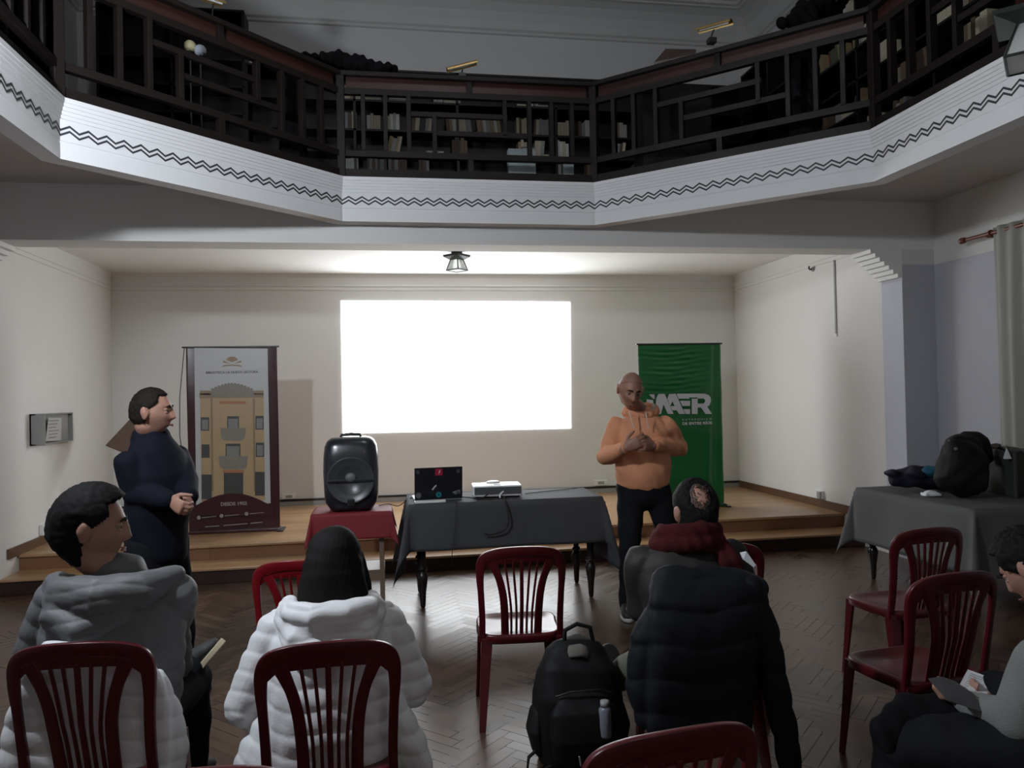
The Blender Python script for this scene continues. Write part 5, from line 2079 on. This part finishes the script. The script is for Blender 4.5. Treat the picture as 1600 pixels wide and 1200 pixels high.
b.tube([L3(0, 0, .74), L3(0, 0, .86)], [(.165, .13), (.165, .13)], xdir=xr, n=24)
for h_, f_ in ((hipR, fR), (hipL, fL)):
    b.tube([h_, (h_ + f_) / 2 + Vector((.02, 0, .03)), Vector((f_.x, f_.y, .07))], [.105, .083, .068], n=18)
b.skin('trousers', mat('black_trousers', (0.01, 0.01, 0.013)), man2, .010, 3, wrinkle(.004, 28))
for f_ in (fR, fL):
    hl = f_ + T.to_3x3() @ Vector((0, -.07, .004)); te = f_ + T.to_3x3() @ Vector((.01, .19, .004))
    shoe(man2, hl, te, MATS['black_shoe_fabric'], M_rubber)


# ---------------------------------------------------------------- seated people seen from behind
def seated(x, y, rot, head_c, head_m, s_head, skin, lean=.06, sh_w=.19, sh_z=.98, hip_z=.50, armR=None, armL=None, legR=None, legL=None, hands=True, label='', vox=.0065):
    """body of a seated person: returns (object, dict of joints)"""
    T = local_frame(x, y, rot)
    L = lambda a, b_, c: T @ Vector((a, b_, c))
    xr = T.to_3x3() @ Vector((1, 0, 0))
    b = MB()
    head_prim(b, head_m, s_head)
    b.tube([head_m @ Vector((0, -.03, -.075)), L(0, lean - .01, sh_z + .055), L(0, lean - .02, sh_z)], [.056, .058, .075])
    b.tube([L(0, -.04, hip_z), L(0, -.02, hip_z + .16), L(0, lean * .5, sh_z - .18), L(0, lean, sh_z)], [(.16, .11), (.14, .105), (.16, .11), (.15, .075)], xdir=xr)
    J = {}
    for sg, arm, leg, nm in ((1, armR, legR, 'R'), (-1, armL, legL, 'L')):
        s_ = L(sg * sh_w, lean, sh_z - .02)
        e_, w_ = arm[0], arm[1]
        b.tube([s_, e_], [.048, .040]); b.tube([e_, w_], [.040, .027])
        if hands:
            hand_prim(b, w_, arm[2], arm[3] if len(arm) > 3 else (0, 0, -1), -sg if (len(arm) < 5) else arm[4], .4 if len(arm) < 6 else arm[5], 1.0 if len(arm) < 6 else .86)
        h_ = L(sg * .09, .0, hip_z - .01)
        k_, a_ = leg[0], leg[1]
        b.tube([h_, k_], [.075, .055]); b.tube([k_, a_], [.053, .036])
        J[nm] = (s_, e_, w_, h_, k_, a_)
    o = b.skin('person', skin, None, vox, 2, origin=(x, y, 0))
    tag(o, label, 'person')
    return o, J, L, xr


def trousers(o, J, m, L, xr, rk=(.098, .078, .060), hip_z=.50):
    b = MB()
    b.tube([L(0, -.03, hip_z - .01), L(0, .0, hip_z + .10)], [(.175, .13), (.165, .13)], xdir=xr, n=24)
    for q in 'RL':
        s_, e_, w_, h_, k_, a_ = J[q]
        b.tube([h_, h_.lerp(k_, .5), k_], [rk[0], rk[0] * .92, rk[1]], n=18)
        b.tube([k_, k_.lerp(a_, .5), a_ + (k_ - a_).normalized() * .01], [rk[1], rk[1] * .9, rk[2]], n=18)
    return b.skin('trousers', m, o, .010, 4, wrinkle(.005, 26))


# 3. man in the grey quilted jacket
gx, gy = -.93, 2.84
hcg = W(141, 826, 2.84)
M_h = HM(hcg + Vector((0, 0, .008)), radians(-74), radians(-4), radians(0))
M_gq = mat('grey_quilted_nylon', (0.105, 0.108, 0.112), .6, .12, 5, .12, 120)
kneeR = Vector((gx + .14, gy + .46, .47)); kneeL = Vector((gx - .02, gy + .40, .60))
ankL = Vector((-.77, 3.22, .53))
grey, J, L, xr = seated(gx, gy, radians(-4), hcg, M_h, 1.10, M_skin, .03, .185, .95, .52,
                        armR=(W(262, 985, 2.96), W(278, 1046, 3.12), Vector((-.5, .8, 0))),
                        armL=(Vector((gx - .30, gy + .10, .68)), Vector((gx - .12, gy + .30, .62)), Vector((.8, .5, 0))),
                        legR=(kneeR, Vector((gx + .13, gy + .50, .09))), legL=(kneeL, ankL),
                        label='seated man in a grey quilted jacket with hood, face turned to the right')
hair_cap('short_hair', M_h, grey, M_hair, lambda x, y, z: (z > .42 + .35 * y if y > .40 else z > -.12 + .8 * max(0, y + .10) if y > -.15 else z > -.80) and not (abs(x) > .5 and y > .50 and z < .62), .024, s=1.10, amp=.003, seed=5, lift=lambda x, y, z: .010 * max(0, y) * max(0, z))
face_bits(M_h, grey, 1.10)
b = MB()
b.tube([L(0, -.02, .60), L(0, -.02, .70), L(0, .0, .82), L(0, .02, .90), L(0, .03, .955), L(0, .03, .992)], [(.225, .17), (.235, .17), (.235, .165), (.225, .15), (.175, .12), (.105, .095)], xdir=xr, n=30)
for q in 'RL':
    s_, e_, w_ = J[q][:3]
    b.tube([s_ + Vector((0, 0, -.01)), s_.lerp(e_, .5), e_], [.086, .082, .074], n=20)
    b.tube([e_, e_.lerp(w_, .5), e_.lerp(w_, .92)], [.074, .066, .055], n=20)
jk = b.skin('jacket', M_gq, grey, .007, 3, quilt(.070, .005, .02, .3))
b = MB()
b.tube([L(-.19, .02, .975), L(-.12, -.07, .965), L(0, -.115, .955), L(.12, -.07, .965), L(.19, .03, .985)], [(.045, .05), (.065, .07), (.075, .075), (.065, .07), (.04, .05)], n=18)
b.tube([L(-.16, -.03, .98), L(-.13, -.11, .90), L(-.05, -.145, .855), L(.05, -.11, .90), L(.13, -.03, .98)], [.045, .055, .06, .055, .045], n=18)
b.ball(L(-.01, -.085, .935), (.135, .06, .075))
b.tube([L(.09, -.03, .965), L(.10, .05, .965), L(.05, .11, .955)], .040, n=14)
b.skin('hood', M_gq, jk, .006, 3, quilt(.050, .005, .0, .35))
trousers(grey, J, mat('black_jeans', (0.0055, 0.006, 0.0085), .85, .15, 6, spec=.2), L, xr)
h_, t_ = W(292, 1076, 3.24), W(352, 1004, 3.26)
upv = Vector((-.75, .05, .55))
shoe(grey, h_, t_, mat('dark_shoe_fabric', (0.03, 0.03, 0.032), .7, .2, 40), mat('cream_rubber_sole', (0.50, 0.44, 0.30), .7, .05), up=upv, w=.045)
shoe(grey, J['R'][5] + Vector((0, -.05, -.086)), J['R'][5] + Vector((.02, .21, -.086)), MATS['dark_shoe_fabric'], MATS['cream_rubber_sole'])

# white quilted jacket hung over the chair in front of its back
M_wq = mat('white_quilted_nylon', (0.70, 0.705, 0.72), .6, .05, 5, .1, 120)
cx, cy = -.93, 2.80
b = MB()
b.tube([(cx, cy - .135, .33), (cx, cy - .13, .45), (cx, cy - .13, .62), (cx, cy - .150, .74), (cx + .02, cy - .158, .80)], [(.225, .028), (.230, .030), (.225, .028), (.205, .024), (.17, .020)], xdir=(1, 0, 0), n=28, sq=.6)
b.tube([(cx - .19, cy - .13, .74), (cx - .238, cy - .10, .58), (cx - .255, cy - .11, .40), (cx - .25, cy - .10, .22)], [(.03, .03), (.045, .05), (.05, .05), (.045, .045)], n=16)
b.tube([(cx + .18, cy - .11, .70), (cx + .215, cy - .08, .56), (cx + .228, cy - .08, .45), (cx + .215, cy - .07, .36)], [(.025, .03), (.035, .04), (.04, .04), (.03, .035)], n=16)
wj = b.skin('quilted_jacket', M_wq, None, .006, 2, quilt(.072, .0055, .0, .2), origin=(cx, cy - .13, .3))
tag(wj, 'white quilted jacket hung on the chair of the man in grey', 'jacket')

# 4. woman in the white hooded jacket
wx, wy = -.19, 2.66
hcw = W(523, 885, 2.74)
M_h = HM(hcw, radians(-3), radians(-12), radians(0))
woman, J, L, xr = seated(wx, wy, radians(2), hcw, M_h, 1.0, M_skin, .08, .165, .83, .50,
                         armR=(Vector((wx + .26, wy + .10, .58)), Vector((wx + .14, wy + .36, .56)), Vector((-.6, .8, 0))),
                         armL=(Vector((wx - .28, wy + .06, .57)), Vector((wx - .13, wy + .34, .56)), Vector((.6, .8, 0))),
                         legR=(Vector((wx + .10, wy + .47, .50)), Vector((wx + .11, wy + .50, .09))), legL=(Vector((wx - .10, wy + .47, .50)), Vector((wx - .11, wy + .48, .09))),
                         label='seated woman with long dark hair and a white hooded puffer jacket, from behind')
face_bits(M_h, woman, 1.0)
b = MB()
hb = lambda x, y, z: M_h @ Vector((x, y, z))
b.ball(hb(0, -.020, .025), (.096, .112, .116))
b.ball(hb(0, -.050, -.02), (.104, .085, .11))
b.tube([hb(0, -.04, .04), hb(0, -.065, -.04), hb(.003, -.075, -.12), hb(.006, -.075, -.185)], [(.088, .075), (.108, .075), (.122, .062), (.128, .045)], xdir=(1, 0, 0), n=26)
for sg in (-1, 1):
    b.tube([hb(sg * .070, .01, .03), hb(sg * .092, .0, -.06), hb(sg * .105, -.02, -.16)], [.03, .033, .026], n=12)


def strands(co):
    return .0006 * np.sin(co[:, 0] * 420 + 8 * np.sin(co[:, 2] * 9)) + .002 * np.sin(co[:, 0] * 45 + co[:, 2] * 12)


b.skin('long_hair', M_hair, woman, .006, 3, strands)
b = MB()
b.tube([L(0, -.01, .40), L(0, -.02, .52), L(0, -.01, .62), L(0, .02, .74), L(0, .05, .83), L(0, .07, .885)], [(.235, .165), (.225, .16), (.215, .155), (.215, .15), (.185, .125), (.12, .10)], xdir=xr, n=30)
for q in 'RL':
    s_, e_, w_ = J[q][:3]
    b.tube([s_ + Vector((0, 0, -.01)), s_.lerp(e_, .5), e_], [.088, .086, .078], n=20)
    b.tube([e_, e_.lerp(w_, .5), e_.lerp(w_, .92)], [.078, .066, .052], n=20)
for sg in (-1, 1):
    b.tube([L(sg * .16, .0, .55), L(sg * .235, -.03, .42), L(sg * .27, -.05, .30)], [(.07, .10), (.06, .10), (.03, .10)], n=16)
jk = b.skin('puffer_jacket', M_wq, woman, .007, 3, quilt(.066, .0065, .03, .35))
b = MB()
b.tube([L(-.135, .03, .905), L(-.115, -.06, .90), L(-.05, -.11, .90), L(.05, -.11, .90), L(.115, -.06, .90), L(.135, .03, .905)], [.035, .042, .046, .046, .042, .035], n=16)
b.tube([L(-.14, .0, .88), L(-.10, -.09, .82), L(0, -.13, .785), L(.10, -.09, .82), L(.14, .0, .88)], [.045, .055, .055, .055, .045], n=16)
b.ball(L(0, -.10, .845), (.115, .05, .075))
b.skin('hood', M_wq, jk, .007, 3, quilt(.044, .006, .01, .4))
trousers(woman, J, MATS['black_jeans'], L, xr)
for q in 'RL':
    shoe(woman, J[q][5] + Vector((0, -.05, -.086)), J[q][5] + Vector((.0, .20, -.086)), MATS['dark_shoe_fabric'], M_rubber)

# 5. balding man with the red scarf
bx_, by_ = 1.25, 3.05
hcb = W(1086, 797, 3.12)
M_h = HM(hcb, radians(4), radians(8), radians(0))
bald, J, L, xr = seated(bx_, by_, radians(-3), hcb, M_h, 1.07, M_skin, .06, .19, .90, .50,
                        armR=(Vector((bx_ + .30, by_ + .12, .66)), Vector((bx_ + .17, by_ + .38, .60)), Vector((-.5, .8, 0))),
                        armL=(W(1003, 950, 3.16), Vector((bx_ - .12, by_ + .36, .60)), Vector((.5, .8, 0))),
                        legR=(Vector((bx_ + .14, by_ + .47, .50)), Vector((bx_ + .15, by_ + .46, .09))), legL=(Vector((bx_ - .13, by_ + .22, .40)), W(955, 1062, 3.42)),
                        label='seated balding man with a dark red scarf and a dark jacket, seen from behind')
bald_q = lambda x, y, z: ((x + .16) ** 2 / .27 + ((y + .64) ** 2 + (z - .70) ** 2) / .27) + .35 * noise.noise(Vector((x, y, z)) * 7)
hair_cap('hair_fringe', M_h, bald, M_hair, lambda x, y, z: (bald_q(x, y, z) > 1) and (z > -.1 + .7 * max(0, y) if y > -.05 else z > -.80) and (y < .55 or z > .70) and y < .90, .017, s=1.07, amp=.0025, seed=9, n=120, m_=90, lift=lambda x, y, z: -.0135 * max(0, 1 - (bald_q(x, y, z) - 1) / .9))
face_bits(M_h, bald, 1.07)
hair_cap('thin_hair', M_h, bald, mat('thin_brown_hair', (0.05, 0.028, 0.020), .7, .6, 40), lambda x, y, z: .50 < bald_q(x, y, z) + .9 * noise.noise(Vector((x, y, z)) * 24) and bald_q(x, y, z) < 1.25, .0025, s=1.07, amp=.0006, n=140, m_=100)
M_bj = mat('dark_brown_jacket', (0.020, 0.0175, 0.016), .65, .25, 7, .1, 90, spec=.3)
b = MB()
b.tube([L(0, -.02, .50), L(0, -.02, .64), L(0, .0, .76), L(0, .03, .86), L(0, .05, .93), L(0, .06, .96)], [(.20, .14), (.21, .14), (.225, .145), (.225, .14), (.18, .12), (.11, .09)], xdir=xr, n=30)
for q in 'RL':
    s_, e_, w_ = J[q][:3]
    b.tube([s_, s_.lerp(e_, .5), e_], [.078, .075, .068], n=20)
    b.tube([e_, e_.lerp(w_, .5), e_.lerp(w_, .92)], [.066, .060, .050], n=20)
jk = b.skin('jacket', M_bj, bald, .008, 4, wrinkle(.007, 24))
pat = MB()
q_ = [W(1148, 860, 3.0), W(1157, 858, 2.99), W(1171, 878, 2.98), W(1168, 882, 2.98), W(1152, 870, 2.99)]
pat.poly([p + Vector((0, -.055, 0)) for p in q_], (0, .01, 0)).build('white_patch', M_paper, jk)
b = MB()
for zo, rr2 in ((.955, .128), (1.0, .108)):
    ring_ = [L(rr2 * cos(2 * pi * k / 20), .04 + .88 * rr2 * sin(2 * pi * k / 20), zo - .02 * sin(2 * pi * k / 20)) for k in range(22)]
    b.tube(ring_, .040, n=14)
b.tube([L(.10, -.06, .96), L(.13, -.105, .90), L(.135, -.125, .80)], [(.045, .02), (.05, .018), (.05, .015)], xdir=xr, n=14)
b.skin('scarf', mat('dark_red_wool', (0.045, 0.0045, 0.006), .95, .25, 9, .3, 200, spec=.2), bald, .007, 3, wrinkle(.006, 48))
trousers(bald, J, mat('olive_trousers', (0.10, 0.105, 0.075), .85, .12, 6), L, xr, (.100, .082, .062))
# raised dark sole of his left shoe, and the right shoe on the floor
h_, t_ = W(954, 1062, 3.50), W(951, 1008, 3.52)
shoe(bald, h_, t_, MATS['black_shoe_fabric'], mat('brown_black_sole', (0.022, 0.019, 0.017), .7, .2), up=Vector((.1, 1, .1)), w=.048)
shoe(bald, J['R'][5] + Vector((0, -.05, -.086)), J['R'][5] + Vector((.02, .21, -.086)), MATS['black_shoe_fabric'], M_rubber)

# black puffer jacket over the back of his chair
M_bq = mat('black_quilted_nylon', (0.0042, 0.0052, 0.0085), .7, .2, 6, .1, 100, spec=.22)
yj = 2.715
b = MB()
pts = [W(1100, 916, yj + .05), W(1098, 950, yj), W(1100, 1010, yj - .02), W(1097, 1080, yj - .01), W(1094, 1145, yj)]
b.tube(pts, [(.200, .062), (.205, .050), (.204, .050), (.208, .050), (.200, .045)], xdir=(1, 0, 0), n=32, sq=.7)
b.tube([W(1028, 922, 2.79), W(1060, 908, 2.79), W(1105, 903, 2.79), W(1150, 905, 2.79), W(1180, 920, 2.79)], [.035, .042, .046, .048, .050], n=18)
b.tube([W(1172, 915, yj + .05), W(1195, 990, yj + .02), W(1212, 1080, yj), W(1228, 1150, yj), W(1236, 1215, yj)], [.048, .055, .052, .048, .040], n=18)
b.tube([W(1040, 930, yj + .04), W(1008, 1000, yj + .05), W(1000, 1070, yj + .06), W(1010, 1120, yj + .05)], [.045, .055, .055, .045], n=18)
pj = b.skin('puffer_jacket', M_bq, None, .008, 4, quilt(.125, .008, .04, .15), origin=(pts[-1].x, yj, .3))
tag(pj, 'black puffer jacket hung over the chair back of the balding man, one sleeve dangling', 'jacket')

# 6. person reading at the right edge
sh_ = W(1622, 1038, 2.08)
rx_, ry_ = READ_X, READ_Y
hcr = W(1614, 886, 2.36)
M_h = HM(hcr, radians(22), radians(-36), radians(0))
read, J, L, xr = seated(rx_, ry_, radians(25), hcr, M_h, 1.05, M_skin, .14, .17, sh_.z + .02, .50,
                        armR=(W(1650, 1110, 2.45), W(1556, 1092, 2.48), Vector((-.9, .1, .15)), (0, 0, 1), -1, .9),
                        armL=(W(1588, 1128, 2.10), W(1512, 1098, 2.26), Vector((-.85, .45, .15)), (.3, .3, 1), 1, 1.0),
                        legR=(Vector((2.20, 2.52, .45)), Vector((2.20, 2.62, .09))), legL=(W(1420, 1165, 2.30), Vector((1.80, 2.36, .09))),
                        label='seated person in a light grey sweater bending over papers at the right edge')
face_bits(M_h, read, 1.05)
hair_cap('dark_hair', M_h, read, M_hair, lambda x, y, z: (z > .45 + .3 * y if y > .4 else z > -.15 + .6 * max(0, y + .1) if y > -.15 else z > -.8), .026, s=1.05, amp=.008, seed=12)
M_sw = mat('light_grey_knit', (0.17, 0.18, 0.17), .9, .1, 6, .4, 260)
b = MB()
b.tube([L(0, -.05, .48), L(0, -.03, .60), L(0, .05, .66), L(0, .11, .73), L(0, .14, .79)], [(.18, .14), (.19, .14), (.195, .135), (.18, .12), (.10, .09)], xdir=xr, n=28)
for q in 'RL':
    s_, e_, w_ = J[q][:3]
    b.tube([s_, s_.lerp(e_, .5), e_], [.078, .074, .068], n=20)
    b.tube([e_, e_.lerp(w_, .5), e_.lerp(w_, 1.06)], [.068, .055, .042], n=20)
b.skin('sweater', M_sw, read, .008, 4, wrinkle(.005, 24))
trousers(read, J, MATS['black_trousers'], L, xr, (.115, .095, .06))
for q in 'RL':
    dv = Vector((-.16, .16, 0))
    shoe(read, J[q][5] + Vector((.03, -.03, -.086)), J[q][5] + Vector((.03, -.03, -.086)) + dv, MATS['black_shoe_fabric'], M_rubber)
# dark coat over the lap
b = MB()
pp = [W(1385, 1150, 2.30), W(1430, 1130, 2.34), W(1500, 1140, 2.28), W(1560, 1180, 2.16)]
b.tube(pp, [(.06, .05), (.10, .075), (.115, .085), (.12, .09)], n=20)
b.tube([W(1400, 1150, 2.34), W(1405, 1200, 2.32), W(1410, 1260, 2.32)], [.07, .085, .07], n=16)
b.tube([W(1470, 1150, 2.40), W(1480, 1230, 2.36)], [.09, .09], n=16)
cx_ = b.skin('lap_coat', mat('black_wool', (0.004, 0.004, 0.005), .95, .2, 8, .2, 150, spec=.15), None, .009, 3, wrinkle(.008, 30), origin=(2.0, 2.3, .4))
tag(cx_, 'black coat lying over the knees of the reading person', 'coat')
# papers
a_ = [W(1512, 1046, 2.56), W(1574, 1068, 2.48), W(1558, 1114, 2.38), W(1494, 1080, 2.46)]
nrm_ = (a_[1] - a_[0]).cross(a_[3] - a_[0]).normalized()
pap = thing('printed_sheet', 'white printed sheet held by the reading person at right', 'paper', a_[3])
MB().poly(a_, nrm_ * .001).build('sheet', M_paper, pap)
ln = MB()
for k in range(9):
    for c0, c1 in ((.10, .44), (.52, .90 - .1 * (k % 3))):
        f0 = .12 + k * .085
        q = [a_[0].lerp(a_[1], c0).lerp(a_[3].lerp(a_[2], c0), f0), a_[0].lerp(a_[1], c1).lerp(a_[3].lerp(a_[2], c1), f0), a_[0].lerp(a_[1], c1).lerp(a_[3].lerp(a_[2], c1), f0 + .02), a_[0].lerp(a_[1], c0).lerp(a_[3].lerp(a_[2], c0), f0 + .02)]
        sgn = 1 if nrm_.z > 0 else -1
        ln.poly([p + nrm_ * sgn * .0016 for p in q], nrm_ * sgn * .0003)
ln.build('text_lines', mat('grey_print', (0.30, 0.30, 0.31), .8, .05), pap)
b_ = [W(1450, 1060, 2.24), W(1492, 1064, 2.24), W(1540, 1114, 2.16), W(1480, 1094, 2.18)]
n2 = (b_[1] - b_[0]).cross(b_[3] - b_[0]).normalized()
o = MB().poly([b_[0], (b_[0] + b_[1]) / 2 + Vector((0, 0, .01)), b_[1], (b_[1] + b_[2]) / 2 + Vector((.01, 0, .012)), b_[2], b_[3]], n2 * .0015).build('dark_leaflet', mat('dark_leaflet', (0.075, 0.075, 0.08), .35, .3, 12), None, origin=b_[0])
tag(o, 'dark glossy leaflet held in front of the white printed sheet', 'leaflet')

# ================================================================== BLACK BACKPACK ON THE FLOOR
bpx, bpy_ = .81, 3.30
t = thing('backpack', 'large black backpack standing on the floor beside the middle chair', 'backpack', (bpx, bpy_, 0))
b = MB()
b.tube([(bpx, bpy_, .05), (bpx, bpy_ + .005, .14), (bpx, bpy_ + .01, .28), (bpx + .005, bpy_ + .03, .38), (bpx + .01, bpy_ + .05, .435)], [(.185, .125), (.198, .135), (.192, .130), (.175, .115), (.135, .09)], xdir=(1, 0, 0), n=32, sq=.62)
body = b.skin('body', M_blackn, t, .008, 4, wrinkle(.004, 26))
b = MB()
b.tube([(bpx - .005, bpy_ - .125, .07), (bpx - .005, bpy_ - .14, .15), (bpx - .003, bpy_ - .13, .25), (bpx, bpy_ - .10, .30)], [(.14, .045), (.15, .05), (.145, .045), (.11, .03)], xdir=(1, 0, 0), n=26, sq=.6)
b.skin('front_pocket', M_blackn, t, .007, 3, wrinkle(.003, 30))
for sg in (-1, 1):
    b = MB()
    b.tube([(bpx + sg * .18, bpy_, .07), (bpx + sg * .195, bpy_, .15), (bpx + sg * .185, bpy_ + .01, .22)], [(.03, .08), (.035, .085), (.025, .07)], xdir=(1, 0, 0), n=18)
    b.skin('side_pocket', M_blackn, t, .007, 2)
MB().tube([(bpx - .05, bpy_ + .02, .49), (bpx - .045, bpy_ + .02, .555), (bpx + .01, bpy_ + .02, .58), (bpx + .07, bpy_ + .02, .56), (bpx + .085, bpy_ + .02, .48)], .010, n=10).build('handle', M_blackn, t, True)
MB().tube([(bpx - .15, bpy_ - .03, .10), (bpx - .235, bpy_ - .07, .06), (bpx - .245, bpy_ - .09, .02), (bpx - .19, bpy_ - .10, .012), (bpx - .14, bpy_ - .10, .03)], .0075, n=8).build('strap', M_blackn, t, True)
MB().tube([(bpx - .12, bpy_ - .12, .325), (bpx - .06, bpy_ - .135, .345), (bpx + .06, bpy_ - .135, .345), (bpx + .12, bpy_ - .12, .32)], .004, n=8).build('zip', M_bmetal, t, True)
MB().tube([(bpx - .045, bpy_ - .195, .10), (bpx - .04, bpy_ - .197, .065)], .004, n=8).build('zip_puller', mat('silver_metal', (0.5, 0.5, 0.5), .3, .05, metal=.8), t, True)
MB().tube([(bpx - .035, bpy_ - .03, .478), (bpx + .01, bpy_ - .045, .485), (bpx + .035, bpy_ - .03, .47)], [(.03, .012)] * 3, n=10).build('top_pouch', mat('grey_knit', (0.13, 0.12, 0.105), .9, .3, 40), t, True)
bo = W(944, 1063, 3.13)
bt = thing('water_bottle', 'pale grey bottle in the side pocket of the floor backpack', 'bottle', (bo.x, 3.13, .16))
MB().lathe([(.024, .16), (.026, .17), (.026, .275), (.018, .288)], (bo.x, 3.13, 0), 18).build('bottle_body', mat('bottle_grey', (0.16, 0.17, 0.20), .3, .1), bt, True)
MB().lathe([(.019, .287), (.019, .310), (.012, .313)], (bo.x, 3.13, 0), 18).build('cap', M_gplastic, bt, True)
# ================================================================== BOOKS THE PHOTOGRAPH SHOWS, AND THEIR LABELS
bpy.context.view_layer.update()
_dg = bpy.context.evaluated_depsgraph_get()
_eye = Vector((0, 0, HC))
seen = []
for key, lst in BOOKS.items():
    for it in lst:
        o = it[2]
        M = o.matrix_world
        xs_ = [v.co for v in o.data.vertices]
        hh = max(v.z for v in xs_)
        n_ = 0
        for fx_ in (-.7, 0, .7):
            for fy_ in (-.9,):
                for fz_ in (.08, .3, .5, .7, .92):
                    P_w = M @ Vector((.017 * fx_, -.075 * 1.0 * abs(fy_), hh * fz_))
                    d_ = P_w - _eye
                    hit, loc, nrm, fi, ob, mt_ = SC.ray_cast(_dg, _eye, d_.normalized(), distance=d_.length + .05)
                    if hit and ob and ob.name == o.name:
                        n_ += 1
        seen.append((n_, it, key))
seen.sort(key=lambda a: -a[0])
keep_ = [s_ for s_ in seen if s_[0] > 0][:285]
kept = set(s_[1][2].name for s_ in keep_)
for n_, it, key in seen:
    if it[2].name not in kept:
        BOOKS[key].remove(it)
        bpy.data.objects.remove(it[2])
print('BOOKS seen', len([1 for s_ in seen if s_[0] > 0]), 'kept', len(kept))
ORD = ['first', 'second', 'third', 'fourth', 'fifth', 'sixth', 'seventh', 'eighth', 'ninth', 'tenth', 'eleventh', 'twelfth', 'thirteenth', 'fourteenth', 'fifteenth', 'sixteenth', 'seventeenth', 'eighteenth', 'nineteenth']
TEN = ['', '', 'twenty', 'thirty', 'forty', 'fifty', 'sixty', 'seventy', 'eighty', 'ninety']


def ordinal(n):
    if n < 20:
        return ORD[n - 1]
    t_, u_ = divmod(n, 10)
    return TEN[t_][:-1] + 'ieth' if u_ == 0 else TEN[t_] + '-' + ORD[u_ - 1]


for (wh, row), lst in BOOKS.items():
    lst.sort(key=lambda a: (a[0], a[1]))
    for k, (_, _, o, dsc) in enumerate(lst):
        o['label'] = '%s, %s from the left on the %s shelf, %s bookcase' % (dsc, ordinal(k + 1), ROWN[row], wh)
